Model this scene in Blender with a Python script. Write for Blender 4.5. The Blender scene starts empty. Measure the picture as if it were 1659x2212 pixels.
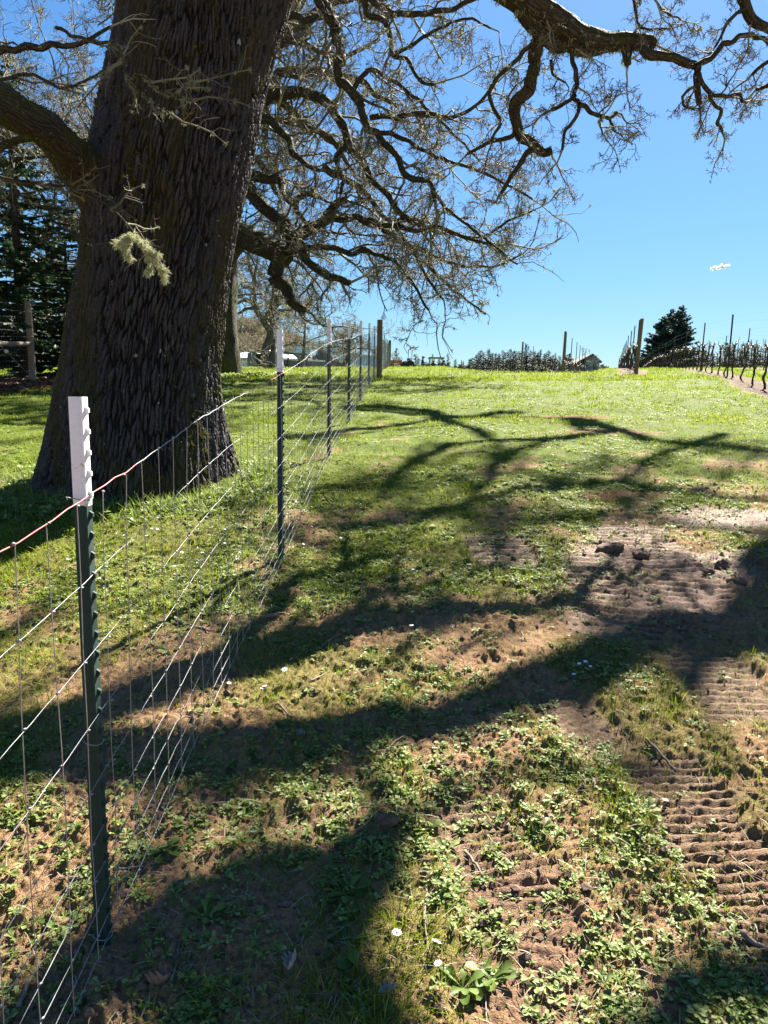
import bpy, math, random
import numpy as np
from mathutils import Vector, Matrix

sc = bpy.context.scene
COL = sc.collection
R = math.radians
rng = np.random.default_rng(7)
random.seed(7)

# ------------------------------------------------------------------ camera
PW, PH, PF = 1659.0, 2212.0, 1533.0          # photo frame used for measuring
PITCH, ROLL, EYE = R(8.55), R(0.95), 1.6

def ray(x, y):
    a0, a1, a2 = x - PW/2, -(y - PH/2), -PF
    c, s = math.cos(ROLL), math.sin(ROLL)
    r0, r1, r2 = a0*c - a1*s, a0*s + a1*c, a2
    cp, sp = math.cos(PITCH), math.sin(PITCH)
    return np.array([r0, -r2*cp + r1*sp, r1*cp + r2*sp])

def at(x, y, Y):
    """world point seen at photo pixel (x, y), Y metres ahead"""
    r = ray(x, y); r = r*(Y/r[1]); return np.array([r[0], r[1], r[2] + EYE])

cam_d = bpy.data.cameras.new('camera'); cam = bpy.data.objects.new('camera', cam_d); COL.objects.link(cam)
cols = [ray(PW/2+1, PH/2) - ray(PW/2, PH/2), ray(PW/2, PH/2-1) - ray(PW/2, PH/2), -ray(PW/2, PH/2)/PF]
M = Matrix.Identity(4)
for j, c_ in enumerate(cols):
    c_ = c_/np.linalg.norm(c_)
    for i in range(3): M[i][j] = float(c_[i])
M[0][3], M[1][3], M[2][3] = 0, 0, EYE
cam.matrix_world = M
cam_d.sensor_fit = 'VERTICAL'; cam_d.sensor_height = 36; cam_d.lens = 36*PF/PH
cam_d.clip_start = 0.05; cam_d.clip_end = 6000
sc.camera = cam

# ------------------------------------------------------------------ light
SUN_AZ, SUN_EL = R(27), R(45)                # azimuth to the right of the view
SUN = np.array([math.sin(SUN_AZ)*math.cos(SUN_EL), math.cos(SUN_AZ)*math.cos(SUN_EL), math.sin(SUN_EL)])
w = bpy.data.worlds.new('World'); sc.world = w; w.use_nodes = True
nt = w.node_tree; bgn = nt.nodes['Background']
sky = nt.nodes.new('ShaderNodeTexSky'); sky.sky_type = 'NISHITA'; sky.sun_disc = False
sky.sun_elevation = SUN_EL; sky.sun_rotation = SUN_AZ
sky.altitude = 100; sky.air_density = 1.0; sky.dust_density = 0.3; sky.ozone_density = 2.5
# the horizon glare is compressed the way the photograph's exposure does it
bw = nt.nodes.new('ShaderNodeRGBToBW'); ma = nt.nodes.new('ShaderNodeMath'); ma.operation = 'MULTIPLY_ADD'; ma.inputs[1].default_value = 0.105; ma.inputs[2].default_value = 1.0
dv = nt.nodes.new('ShaderNodeVectorMath'); dv.operation = 'DIVIDE'
hs = nt.nodes.new('ShaderNodeHueSaturation'); hs.inputs['Saturation'].default_value = 1.12
nt.links.new(sky.outputs[0], bw.inputs[0]); nt.links.new(bw.outputs[0], ma.inputs[0]); nt.links.new(sky.outputs[0], dv.inputs[0]); nt.links.new(ma.outputs[0], dv.inputs[1])
tn = nt.nodes.new('ShaderNodeVectorMath'); tn.operation = 'MULTIPLY'; tn.inputs[1].default_value = (.57, .70, .79)
nt.links.new(dv.outputs[0], tn.inputs[0]); nt.links.new(tn.outputs[0], hs.inputs['Color']); nt.links.new(hs.outputs[0], bgn.inputs['Color'])
bgn.inputs['Strength'].default_value = 0.05
sl = bpy.data.lights.new('sun', 'SUN'); sl.energy = 5.0; sl.angle = R(0.53); sl.color = (1.0, 0.94, 0.84)
so = bpy.data.objects.new('sun', sl); COL.objects.link(so)
so.rotation_euler = Vector(SUN).to_track_quat('Z', 'Y').to_euler(); so.location = (10, 20, 30)
sc.view_settings.view_transform = 'Standard'; sc.view_settings.look = 'None'
sc.view_settings.gamma = 1; sc.view_settings.exposure = 2.5
sc.cycles.max_bounces = 6; sc.cycles.transparent_max_bounces = 8; sc.cycles.diffuse_bounces = 3
sc.cycles.use_denoising = True
try: sc.cycles.sample_clamp_indirect = 4
except Exception: pass

# ------------------------------------------------------------------ noise
def _h(ix, iy, seed):
    n = (ix.astype(np.int64)*374761393 + iy.astype(np.int64)*668265263 + seed*1442695041) & 0x7fffffff
    n = ((n ^ (n >> 13))*1274126177) & 0x7fffffff
    n = ((n ^ (n >> 15))*461845907) & 0x7fffffff
    return ((n ^ (n >> 14)) & 0xffffff)/float(0xffffff)

def vn(x, y, seed=0):
    x = np.asarray(x, float); y = np.asarray(y, float)
    ix, iy = np.floor(x), np.floor(y); fx, fy = x-ix, y-iy
    fx = fx*fx*(3-2*fx); fy = fy*fy*(3-2*fy)
    a, b, c, d = _h(ix, iy, seed), _h(ix+1, iy, seed), _h(ix, iy+1, seed), _h(ix+1, iy+1, seed)
    return (a*(1-fx)+b*fx)*(1-fy) + (c*(1-fx)+d*fx)*fy

def fbm(x, y, seed=0, o=4):
    s, a, t = 0, .5, 0
    for k in range(o):
        s = s + a*vn(np.asarray(x)*2**k+17.3*k, np.asarray(y)*2**k-9.1*k, seed+k*31); t += a; a *= .5
    return s/t

def worley(x, y, seed=0):
    ix, iy = np.floor(x), np.floor(y)
    f1 = np.full(x.shape, 9.); f2 = np.full(x.shape, 9.)
    for dx in (-1, 0, 1):
        for dy in (-1, 0, 1):
            cx, cy = ix+dx, iy+dy
            d = np.hypot(cx+_h(cx, cy, seed)-x, cy+_h(cx, cy, seed+77)-y)
            f2 = np.minimum(f2, np.maximum(f1, d)); f1 = np.minimum(f1, d)
    return f1, f2

def sstep(a, b, x):
    t = np.clip((np.asarray(x, float)-a)/(b-a), 0, 1); return t*t*(3-2*t)

# ------------------------------------------------------------------ terrain height
_py = np.array([-2000, -60, -10, 0, 1.83, 4.9, 8.3, 11.3, 14.2, 18, 22, 26.4, 32, 40, 48.6, 60, 75, 100, 130, 200, 400, 3000])
_pz = np.array([-7.0, -5.5, -1.5, -.2, .06, .53, .99, 1.34, 1.68, 2.06, 2.41, 2.74, 3.14, 3.6, 3.97, 4.42, 4.9, 5.7, 6.6, 7.6, 7.8, 8.0])
_fy = np.linspace(-60, 220, 2801); _fz = np.interp(_fy, _py, _pz)
_k = np.exp(-np.linspace(-2.5, 2.5, 31)**2/2); _k /= _k.sum()
_fz = np.convolve(np.pad(_fz, 15, mode='reflect', reflect_type='odd'), _k, 'valid')

def G(x, y):
    """smooth ground height"""
    x = np.asarray(x, float); y = np.asarray(y, float)
    p = np.where((y > -59) & (y < 219), np.interp(y, _fy, _fz), np.interp(y, _py, _pz))
    xf = -0.81 + 0.0216*y
    lat = 0.018*np.clip(x-xf, -60, 60)*sstep(0, 6, y)*sstep(400, 120, y)
    wob = (fbm(x*.35, y*.35, 5, 3)-.5)*.10*sstep(1.5, 5, np.abs(y)) + (fbm(x*.07, y*.07, 9, 2)-.5)*.5*sstep(25, 60, y)
    u_ = (x-10.75)*.955-(y-22.8)*.296
    dip = .6*sstep(-3.6, -5.4, u_)*sstep(3, 7, x)*sstep(26, 34, y)*sstep(130, 95, y)
    return p + lat + wob - dip

def gp(px, py):
    """point of the ground seen at a photo pixel"""
    r = ray(px, py); r = r/r[1]
    ys = np.geomspace(.6, 150, 4000)
    z = EYE + r[2]*ys - G(r[0]*ys, ys)
    k = np.argmax(z < 0) if (z < 0).any() else len(ys)-1
    return np.array([r[0]*ys[k], ys[k], float(G(r[0]*ys[k], ys[k]))])

def fence_x(y): return -0.81 + 0.0216*y

# tractor tracks: centre lines on the ground (x, y), half width, lug pitch, lug depth
TR = [([(1400,1620),(1470,1726),(1560,1850),(1650,1990),(1760,2150)], .17, .043, .024),
      ([(1000,1700),(1040,1800),(1100,1900),(1130,2000),(1130,2120),(1120,2260)], .17, .045, .022),
      ([(1320,1390),(1330,1310),(1300,1240),(1270,1190)], .24, .080, .036),
      ([(1500,1330),(1450,1240),(1390,1190),(1340,1130)], .30, .080, .036),
      ([(640,1850),(680,1800),(740,1765)], .12, .055, .02),
      ([(1640,1580),(1560,1480),(1500,1400)], .20, .05, .02),
      ([(1110,1240),(1080,1190),(1060,1150)], .22, .08, .03),
      ([(1330,1650),(1250,1560),(1180,1480)], .14, .05, .010)]
TRACKS = []
for pts_, hw, pit, dep in TR:
    q = np.array([gp(*p)[:2] for p in pts_]); TRACKS.append((q, hw, pit, dep))

def track_field(x, y):
    """returns lug height offset and bare-soil mask"""
    dz = np.zeros(x.shape); m = np.zeros(x.shape)
    for ti, (q, hw, pit, dep) in enumerate(TRACKS):
        box = (x > q[:,0].min()-.5) & (x < q[:,0].max()+.5) & (y > q[:,1].min()-.5) & (y < q[:,1].max()+.5)
        if not box.any(): continue
        X, Yv = x[box], y[box]; best = np.full(X.shape, 9.); S = np.zeros(X.shape); acc = 0
        for a, b in zip(q[:-1], q[1:]):
            d = b-a; L = np.hypot(*d); t = np.clip(((X-a[0])*d[0]+(Yv-a[1])*d[1])/L**2, 0, 1)
            e = np.hypot(X-a[0]-t*d[0], Yv-a[1]-t*d[1]); k = e < best
            best = np.where(k, e, best); S = np.where(k, acc+t*L, S); acc += L
        edge = fbm(X*9, Yv*9, 40+ti, 2)*.10-.05
        endf = sstep(0, .12, S)*sstep(acc, acc-.12, S)
        msk = sstep(hw+.03, hw-.03, best+edge)*endf
        keep = sstep(.22, .40, fbm(X*3.1, Yv*3.1, 60+ti, 3))
        ph = S/pit + (fbm(X*3, Yv*3, 3, 2)-.5)*.7
        lug = .5+.5*np.cos(2*np.pi*ph); lug = sstep(.35, .62, lug)*(.85+.25*vn(X*30, Yv*30, 6))
        rough = (fbm(X*45, Yv*45, 8, 2)-.5)*.012
        hh = (-.014 + (.66)*dep*lug*keep*(.75+.35*vn(X*8, ph, 5)) + rough)*msk
        berm = .022*np.exp(-((best-hw-.04)/.035)**2)*endf*fbm(X*14, Yv*14, 9, 3)*1.4
        dz[box] += hh + berm*(1-msk); m[box] = np.maximum(m[box], msk)
    return dz, m

MUD = [(gp(1400,1300), .55, .45), (gp(1530,1220), .6, .35), (gp(1330,1200), .30, .28), (gp(1600,1120), .6, .25)]
RED = [(gp(1300,932), .75, .35), (gp(1350,1072), .42, .14), (gp(1262,900), .5, .25), (gp(1170,900),.4,.2)]
CLODS_PX = [(838,1782,.06,.03),(1320,1190,.15,.06),(1385,1205,.12,.05),(1560,1225,.07,.06),(1590,1262,.10,.06),(1530,1240,.07,.04),(1300,1180,.09,.05)]

def ell(x, y, lst, soft=.35):
    m = np.zeros(np.shape(x))
    n = (fbm(x*2.3, y*2.3, 21, 3)-.5)*.9
    for c, a, b in lst:
        d = np.hypot((x-c[0])/a, (y-c[1])/b) + n
        m = np.maximum(m, sstep(1+soft, 1-soft, d))
    return m

# vineyard rows: each runs away along VD, A is the first row with a wooden end post
VD = np.array([0.296, 0.955]); VN = np.array([0.955, -0.296])
def row_soil(x, y):
    """bare strip under the vines"""
    u = (x-10.75)*VN[0] + (y-22.8)*VN[1]          # distance across the rows, row Z at 0
    s = (x-10.75)*VD[0] + (y-22.8)*VD[1]
    k = np.round(u/2.75)
    d = np.abs(u - k*2.75)
    ok = ((k >= 0) | ((k == -1) & (s > 1.2)) | ((k < -1) & (s > (-k)*9)))
    return sstep(.62, .34, d + (fbm(x*1.7, y*1.7, 33, 3)-.5)*.5)*ok*sstep(8, 12, y)*(y < 130)

def cover(x, y):
    """how much of the ground is green, 0..1"""
    base = np.interp(y, [0, 1.6, 3, 5, 8, 11, 14, 18], [.48, .49, .52, .54, .60, .74, .92, 1.0])
    base = base + .12*sstep(-.9, -1.6, x)*sstep(2, 4, y) - .06*sstep(.3, 1.5, x)*sstep(8, 3, y)
    n = fbm(x*1.9+3, y*1.5, 11, 4)*.48 + fbm(x*.55, y*.45, 12, 2)*.28 + fbm(x*6.5, y*5.5, 13, 3)*.24
    c = sstep(.0, .13, n - (1.0-base)*.78 - .06)
    _, tm = track_field(x, y) if (np.min(y) < 9) else (0, np.zeros(np.shape(x)))
    c = (.30+.70*c)*(1-.66*tm)*(1-.80*ell(x, y, MUD))*(1-.7*ell(x, y, RED))*(1-.95*row_soil(x, y))
    lit = sstep(1.2, .2, np.abs(x+9.6+.3*(fbm(x,y,2)-.5)))*sstep(13, 17, y)*sstep(26, 22, y)
    return c*(1-.9*lit)

# ------------------------------------------------------------------ mesh helpers
def mk(name, V, faces, mats, parent=None, smooth=True, attrs=None, uv=None, mi=None):
    """V Nx3, faces: list of integer arrays (M, k)"""
    V = np.ascontiguousarray(V, np.float32); me = bpy.data.meshes.new(name)
    faces = [np.asarray(f, np.int32) for f in (faces if isinstance(faces, list) else [faces]) if len(f)]
    me.vertices.add(len(V)); me.vertices.foreach_set('co', V.ravel())
    nl = sum(f.size for f in faces); nf = sum(len(f) for f in faces)
    me.loops.add(nl); me.polygons.add(nf)
    lv = np.concatenate([f.ravel() for f in faces]) if faces else np.zeros(0, np.int32)
    me.loops.foreach_set('vertex_index', lv)
    tot = np.concatenate([np.full(len(f), f.shape[1], np.int32) for f in faces])
    st = np.concatenate([[0], np.cumsum(tot)[:-1]]).astype(np.int32)
    me.polygons.foreach_set('loop_start', st); me.polygons.foreach_set('loop_total', tot)
    me.polygons.foreach_set('use_smooth', np.full(nf, bool(smooth)))
    for m in (mats if isinstance(mats, (list, tuple)) else [mats]): me.materials.append(m)
    if mi is not None: me.polygons.foreach_set('material_index', np.asarray(mi, np.int32))
    if attrs:
        for k, v in attrs.items():
            a = me.attributes.new(k, 'FLOAT', 'POINT'); a.data.foreach_set('value', np.asarray(v, np.float32))
    if uv is not None:
        l = me.uv_layers.new(name='UVMap'); l.data.foreach_set('uv', np.asarray(uv, np.float32)[lv].ravel())
    me.update(calc_edges=True)
    o = bpy.data.objects.new(name, me); COL.objects.link(o)
    if parent is not None: o.parent = parent
    return o

def tag(o, label=None, cat=None, group=None, kind=None):
    if label: o['label'] = label
    if cat: o['category'] = cat
    if group: o['group'] = group
    if kind: o['kind'] = kind
    return o

def thing(name, label, cat, group=None, loc=(0, 0, 0), rz=0):
    o = bpy.data.objects.new(name, None); COL.objects.link(o); o.empty_display_size = .2
    o.location = [float(v) for v in loc]; o.rotation_euler = (0, 0, rz)
    return tag(o, label, cat, group)

def copy_tree(o, parent=None):
    c = o.copy(); COL.objects.link(c); c.parent = parent
    for ch in list(o.children): copy_tree(ch, c)
    return c

class MB:
    """collects shapes for ONE mesh"""
    def __init__(s): s.V = []; s.F = {}; s.n = 0
    def add(s, V, *Fs):
        V = np.asarray(V, float)
        for F in Fs:
            F = np.asarray(F, int)
            if len(F): s.F.setdefault(F.shape[1], []).append(F+s.n)
        s.V.append(V); s.n += len(V); return s
    def box(s, x0, x1, y0, y1, z0, z1, rot=None, c=(0,0,0)):
        V = np.array([[x, y, z] for x in (x0, x1) for y in (y0, y1) for z in (z0, z1)], float)
        if rot is not None:
            ca, sa = math.cos(rot), math.sin(rot); V = np.c_[V[:,0]*ca-V[:,1]*sa, V[:,0]*sa+V[:,1]*ca, V[:,2]]
        return s.add(V+np.array(c), [[0,1,3,2],[4,6,7,5],[0,4,5,1],[2,3,7,6],[0,2,6,4],[1,5,7,3]])
    def tube(s, P, r, k=6, cap=True):
        V, F, _ = tube_arr(np.asarray(P, float)[None], np.broadcast_to(np.asarray(r, float), (len(P),))[None], k)
        s.add(V, F)
        if cap:
            n = len(V); s.F.setdefault(k, []).append(np.array([list(range(k))[::-1]])+s.n-n)
            s.F.setdefault(k, []).append(np.array([list(range(n-k, n))])+s.n-n)
        return s
    def prism(s, poly, axis_vec, c=(0,0,0)):
        """poly Nx3 extruded along axis_vec"""
        P = np.asarray(poly, float)+np.array(c); n = len(P); V = np.r_[P, P+np.asarray(axis_vec, float)]
        side = [[i, (i+1) % n, (i+1) % n+n, i+n] for i in range(n)]
        s.add(V, side); s.F.setdefault(n, []).append(np.array([list(range(n))[::-1]])+s.n-2*n)
        s.F.setdefault(n, []).append(np.array([list(range(n, 2*n))])+s.n-2*n); return s
    def build(s, name, mats, parent=None, smooth=False, **kw):
        return mk(name, np.concatenate(s.V), [np.concatenate(v) for v in s.F.values()], mats, parent, smooth, **kw)

def tube_arr(P, r, k=4, twist=0.0):
    """P (N,S,3) centre lines, r (N,S) radii -> verts, quads, uv"""
    N, S, _ = P.shape
    T = np.gradient(P, axis=1); T /= np.linalg.norm(T, axis=2, keepdims=True)+1e-12
    m = T.mean(axis=1); ref = np.where((np.abs(m[:, 2:3]) > .8), np.array([[1., 0, 0]]), np.array([[0, 0, 1.]]))[:, None, :]
    U = np.cross(T, np.broadcast_to(ref, T.shape)); U /= np.linalg.norm(U, axis=2, keepdims=True)+1e-9
    W = np.cross(T, U)
    a = np.arange(k)*2*np.pi/k
    V = P[:, :, None, :] + r[:, :, None, None]*(np.cos(a)[None, None, :, None]*U[:, :, None, :] + np.sin(a)[None, None, :, None]*W[:, :, None, :])
    i = np.arange(N)[:, None, None]*S*k + np.arange(S-1)[None, :, None]*k; j = np.arange(k)[None, None, :]; j2 = (j+1) % k
    F = np.stack([i+j, i+j2, i+k+j2, i+k+j], -1).reshape(-1, 4)
    return V.reshape(-1, 3), F, (N, S, k)

def spline(P, step):
    """Catmull-Rom resample of rows (x,y,z,r)"""
    P = np.asarray(P, float); Q = np.vstack([2*P[0]-P[1], P, 2*P[-1]-P[-2]]); out = []
    for i in range(1, len(Q)-2):
        n = max(1, int(np.ceil(np.linalg.norm(Q[i+1, :3]-Q[i, :3])/step)))
        t = np.linspace(0, 1, n, endpoint=False)[:, None]
        out.append(.5*((2*Q[i]) + (-Q[i-1]+Q[i+1])*t + (2*Q[i-1]-5*Q[i]+4*Q[i+1]-Q[i+2])*t**2 + (-Q[i-1]+3*Q[i]-3*Q[i+1]+Q[i+2])*t**3))
    out.append(P[-1:]); return np.concatenate(out)

# ------------------------------------------------------------------ materials
K = .60      # keeps base colours at real-world values for this exposure
def kc(c): return (c[0]*K, c[1]*K, c[2]*K, 1)
def mat(name):
    m = bpy.data.materials.new(name); m.use_nodes = True; n = m.node_tree
    b = n.nodes['Principled BSDF']; return m, n, b
def nd(n, t, **kw):
    x = n.nodes.new(t)
    for k, v in kw.items():
        if k in x.inputs: x.inputs[k].default_value = v
        else: setattr(x, k, v)
    return x
def ramp(n, fac, stops):
    x = n.nodes.new('ShaderNodeValToRGB'); e = x.color_ramp.elements
    while len(e) < len(stops): e.new(.5)
    for i, (p, c) in enumerate(stops):
        e[i].position = p; e[i].color = kc(c) if not isinstance(c, (int, float)) else (c, c, c, 1)
    n.links.new(fac, x.inputs[0]); return x.outputs[0]
def mixc(n, fac, a, b, bt='MIX'):
    x = n.nodes.new('ShaderNodeMix'); x.data_type = 'RGBA'; x.blend_type = bt
    for s, v in ((0, fac), (6, a), (7, b)):
        if isinstance(v, bpy.types.NodeSocket): n.links.new(v, x.inputs[s])
        elif isinstance(v, (int, float)): x.inputs[s].default_value = v if s == 0 else (v, v, v, 1)
        else: x.inputs[s].default_value = kc(v)
    return x.outputs[2]
def noise(n, scale, detail=4, rough=.6, vec=None, coord='Object'):
    t = nd(n, 'ShaderNodeTexNoise', Scale=scale, Detail=detail, Roughness=rough)
    if vec is None: vec = n.nodes.new('ShaderNodeTexCoord').outputs[coord]
    n.links.new(vec, t.inputs['Vector']); return t.outputs['Fac']
def attr(n, name):
    x = n.nodes.new('ShaderNodeAttribute'); x.attribute_name = name; return x.outputs['Fac']
def bump(n, b, h, strength, dist):
    x = n.nodes.new('ShaderNodeBump'); x.inputs['Strength'].default_value = strength; x.inputs['Distance'].default_value = dist
    n.links.new(h, x.inputs['Height']); n.links.new(x.outputs[0], b.inputs['Normal'])
def mapping(n, scale, coord='Object'):
    x = n.nodes.new('ShaderNodeMapping'); x.inputs['Scale'].default_value = scale
    n.links.new(n.nodes.new('ShaderNodeTexCoord').outputs[coord], x.inputs['Vector']); return x.outputs[0]
def plain(name, c1, c2=None, scale=20, rough=.6, metal=0, bmp=0, spec=.5):
    m, n, b = mat(name); c2 = c2 or [v*.7 for v in c1]
    f = noise(n, scale, 5); col = ramp(n, f, [(.35, c1), (.65, c2)])
    n.links.new(col, b.inputs['Base Color']); b.inputs['Roughness'].default_value = rough
    b.inputs['Metallic'].default_value = metal; b.inputs['Specular IOR Level'].default_value = spec
    if bmp: bump(n, b, f, bmp, .01)
    return m
def leafy(name, stops, trans=.35, rough=.5, spec=.5, tcol=None):
    """foliage: colour from the per-leaf 'tint' attribute, with light passing through"""
    m, n, b = mat(name); col = ramp(n, attr(n, 'tint'), stops)
    n.links.new(col, b.inputs['Base Color']); b.inputs['Roughness'].default_value = rough; b.inputs['Specular IOR Level'].default_value = spec
    t = n.nodes.new('ShaderNodeBsdfTranslucent'); n.links.new(mixc(n, .5, col, tcol or (.20, .34, .03), 'MIX'), t.inputs['Color'])
    x = n.nodes.new('ShaderNodeMixShader'); x.inputs[0].default_value = trans
    n.links.new(b.outputs[0], x.inputs[1]); n.links.new(t.outputs[0], x.inputs[2])
    n.links.new(x.outputs[0], n.nodes['Material Output'].inputs['Surface']); return m

# bark of the trunk: dark grey plates, moss and pale lichen specks
def bark_mat(name, c1=(.075,.062,.055), c2=(.17,.150,.14), moss=.5, lich=.5, disp=True):
    m, n, b = mat(name)
    uvv = mapping(n, (14, 3.2, 1), 'UV'); wv = noise(n, 5, 3, .6)
    vo = nd(n, 'ShaderNodeTexVoronoi', Scale=1.6); vo.feature = 'DISTANCE_TO_EDGE'
    ad = n.nodes.new('ShaderNodeVectorMath'); ad.operation = 'ADD'
    n.links.new(uvv, ad.inputs[0]); n.links.new(wv, ad.inputs[1]); n.links.new(ad.outputs[0], vo.inputs['Vector'])
    fine = noise(n, 60, 6, .7); patch = noise(n, 1.3, 4, .6)
    base = mixc(n, ramp(n, vo.outputs['Distance'], [(.0, 0.), (.16, 1.)]), [v*.55 for v in c1], mixc(n, ramp(n, fine, [(.35, 0.), (.7, 1.)]), c1, c2))
    geo = n.nodes.new('ShaderNodeNewGeometry'); sp = n.nodes.new('ShaderNodeSeparateXYZ'); n.links.new(geo.outputs['Normal'], sp.inputs[0])
    up = n.nodes.new('ShaderNodeMath'); up.operation = 'MULTIPLY_ADD'; up.inputs[1].default_value = .22; n.links.new(sp.outputs['Z'], up.inputs[0])
    n.links.new(noise(n, 2.2, 6, .72), up.inputs[2])
    mf = ramp(n, up.outputs[0], [(.60-.12*moss, 0.), (.70-.12*moss, .9)])
    mcol = ramp(n, noise(n, 30, 4), [(.3, (.050,.045,.012)), (.6, (.11,.105,.022)), (.8, (.20,.18,.04))])
    c = mixc(n, mf, base, mcol)
    lf = ramp(n, noise(n, 17, 5, .6), [(.66-.05*lich, 0.), (.70-.04*lich, 1.)])
    c = mixc(n, lf, c, (.36,.37,.33))
    n.links.new(c, b.inputs['Base Color']); b.inputs['Roughness'].default_value = .85; b.inputs['Specular IOR Level'].default_value = .25
    hsum = n.nodes.new('ShaderNodeMath'); hsum.operation = 'MULTIPLY_ADD'; hsum.inputs[1].default_value = .5
    n.links.new(fine, hsum.inputs[0]); n.links.new(ramp(n, vo.outputs['Distance'], [(0, 0.), (.25, 1.)]), hsum.inputs[2])
    bump(n, b, hsum.outputs[0], .8, .02); return m

M_TRUNK = bark_mat('oak_bark', moss=.25, lich=.25)
M_LIMB = bark_mat('limb_bark', (.060,.047,.036), (.15,.125,.10), moss=1.25, lich=.7)
def twig_mat(name, c1, c2, c3, sc=6):
    m, n, b = mat(name); f = noise(n, sc, 4, .65)
    n.links.new(ramp(n, f, [(.36, c1), (.5, c2), (.66, c3)]), b.inputs['Base Color']); b.inputs['Roughness'].default_value = .8
    b.inputs['Specular IOR Level'].default_value = .3; return m
M_TWIG = twig_mat('lichened_twig', (.085,.065,.045), (.23,.20,.13), (.52,.52,.34), 1.3)
M_TWIGB = twig_mat('budding_twig', (.13,.095,.075), (.23,.185,.14), (.36,.33,.25), 2)
M_LICHEN = leafy('beard_lichen', [(0, (.26,.28,.15)), (.5, (.42,.44,.26)), (1, (.64,.64,.42))], .3, .8, .1, (.5,.52,.3))
M_MOSS = leafy('branch_moss', [(0, (.045,.043,.010)), (.5, (.14,.135,.022)), (1, (.34,.32,.05))], .25, .9, .1, (.2,.2,.03))
# ------------------------------------------------------------------ ground sheet
def micro(x, y):
    x = np.atleast_1d(x); y = np.atleast_1d(y)
    near = sstep(14, 7, np.abs(y))
    h = (fbm(x*2.2, y*2.2, 1, 3)-.5)*.07 + (fbm(x*9, y*9, 2, 3)-.5)*.030*near
    cr = fbm(x*55, y*55, 4, 2); cl = fbm(x*24, y*24, 14, 2)
    wx, wy = x+.02*(cl-.5), y+.02*(cr-.5)
    nm = (y > .9) & (y < 9) & (np.abs(x) < 8); add = np.zeros(np.shape(x))
    if np.any(nm):
        f1, _ = worley(wx[nm]*34, wy[nm]*34, 3); g1, _ = worley(wx[nm]*17, wy[nm]*17, 6); pm = sstep(.35, .6, fbm(x[nm]*3, y[nm]*3, 44, 3))
        add[nm] = np.sqrt(np.clip(.20-f1**2, 0, 1))*.014*(.3+.9*pm) + np.sqrt(np.clip(.10-g1**2, 0, 1))*.012*pm + (np.abs(fbm(wx[nm]*14, wy[nm]*14, 66, 5)-.5)-.12)*-.075*(.4+.8*pm) + (fbm(wx[nm]*60, wy[nm]*75, 67, 3)-.5)*.012
    h = h + near*((cr-.5)*.020 + add)
    return h
def H(x, y):
    x = np.asarray(x, float); y = np.asarray(y, float); sh = x.shape; x = np.atleast_1d(x); y = np.atleast_1d(y)
    dz, m = track_field(x, y)
    root = .10*np.exp(-(np.hypot(x+2.35, y-6.9)/1.5)**2)
    r_ = G(x, y) + micro(x, y).reshape(x.shape)*(1-.75*m) + dz + root
    return r_.reshape(sh)

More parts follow.
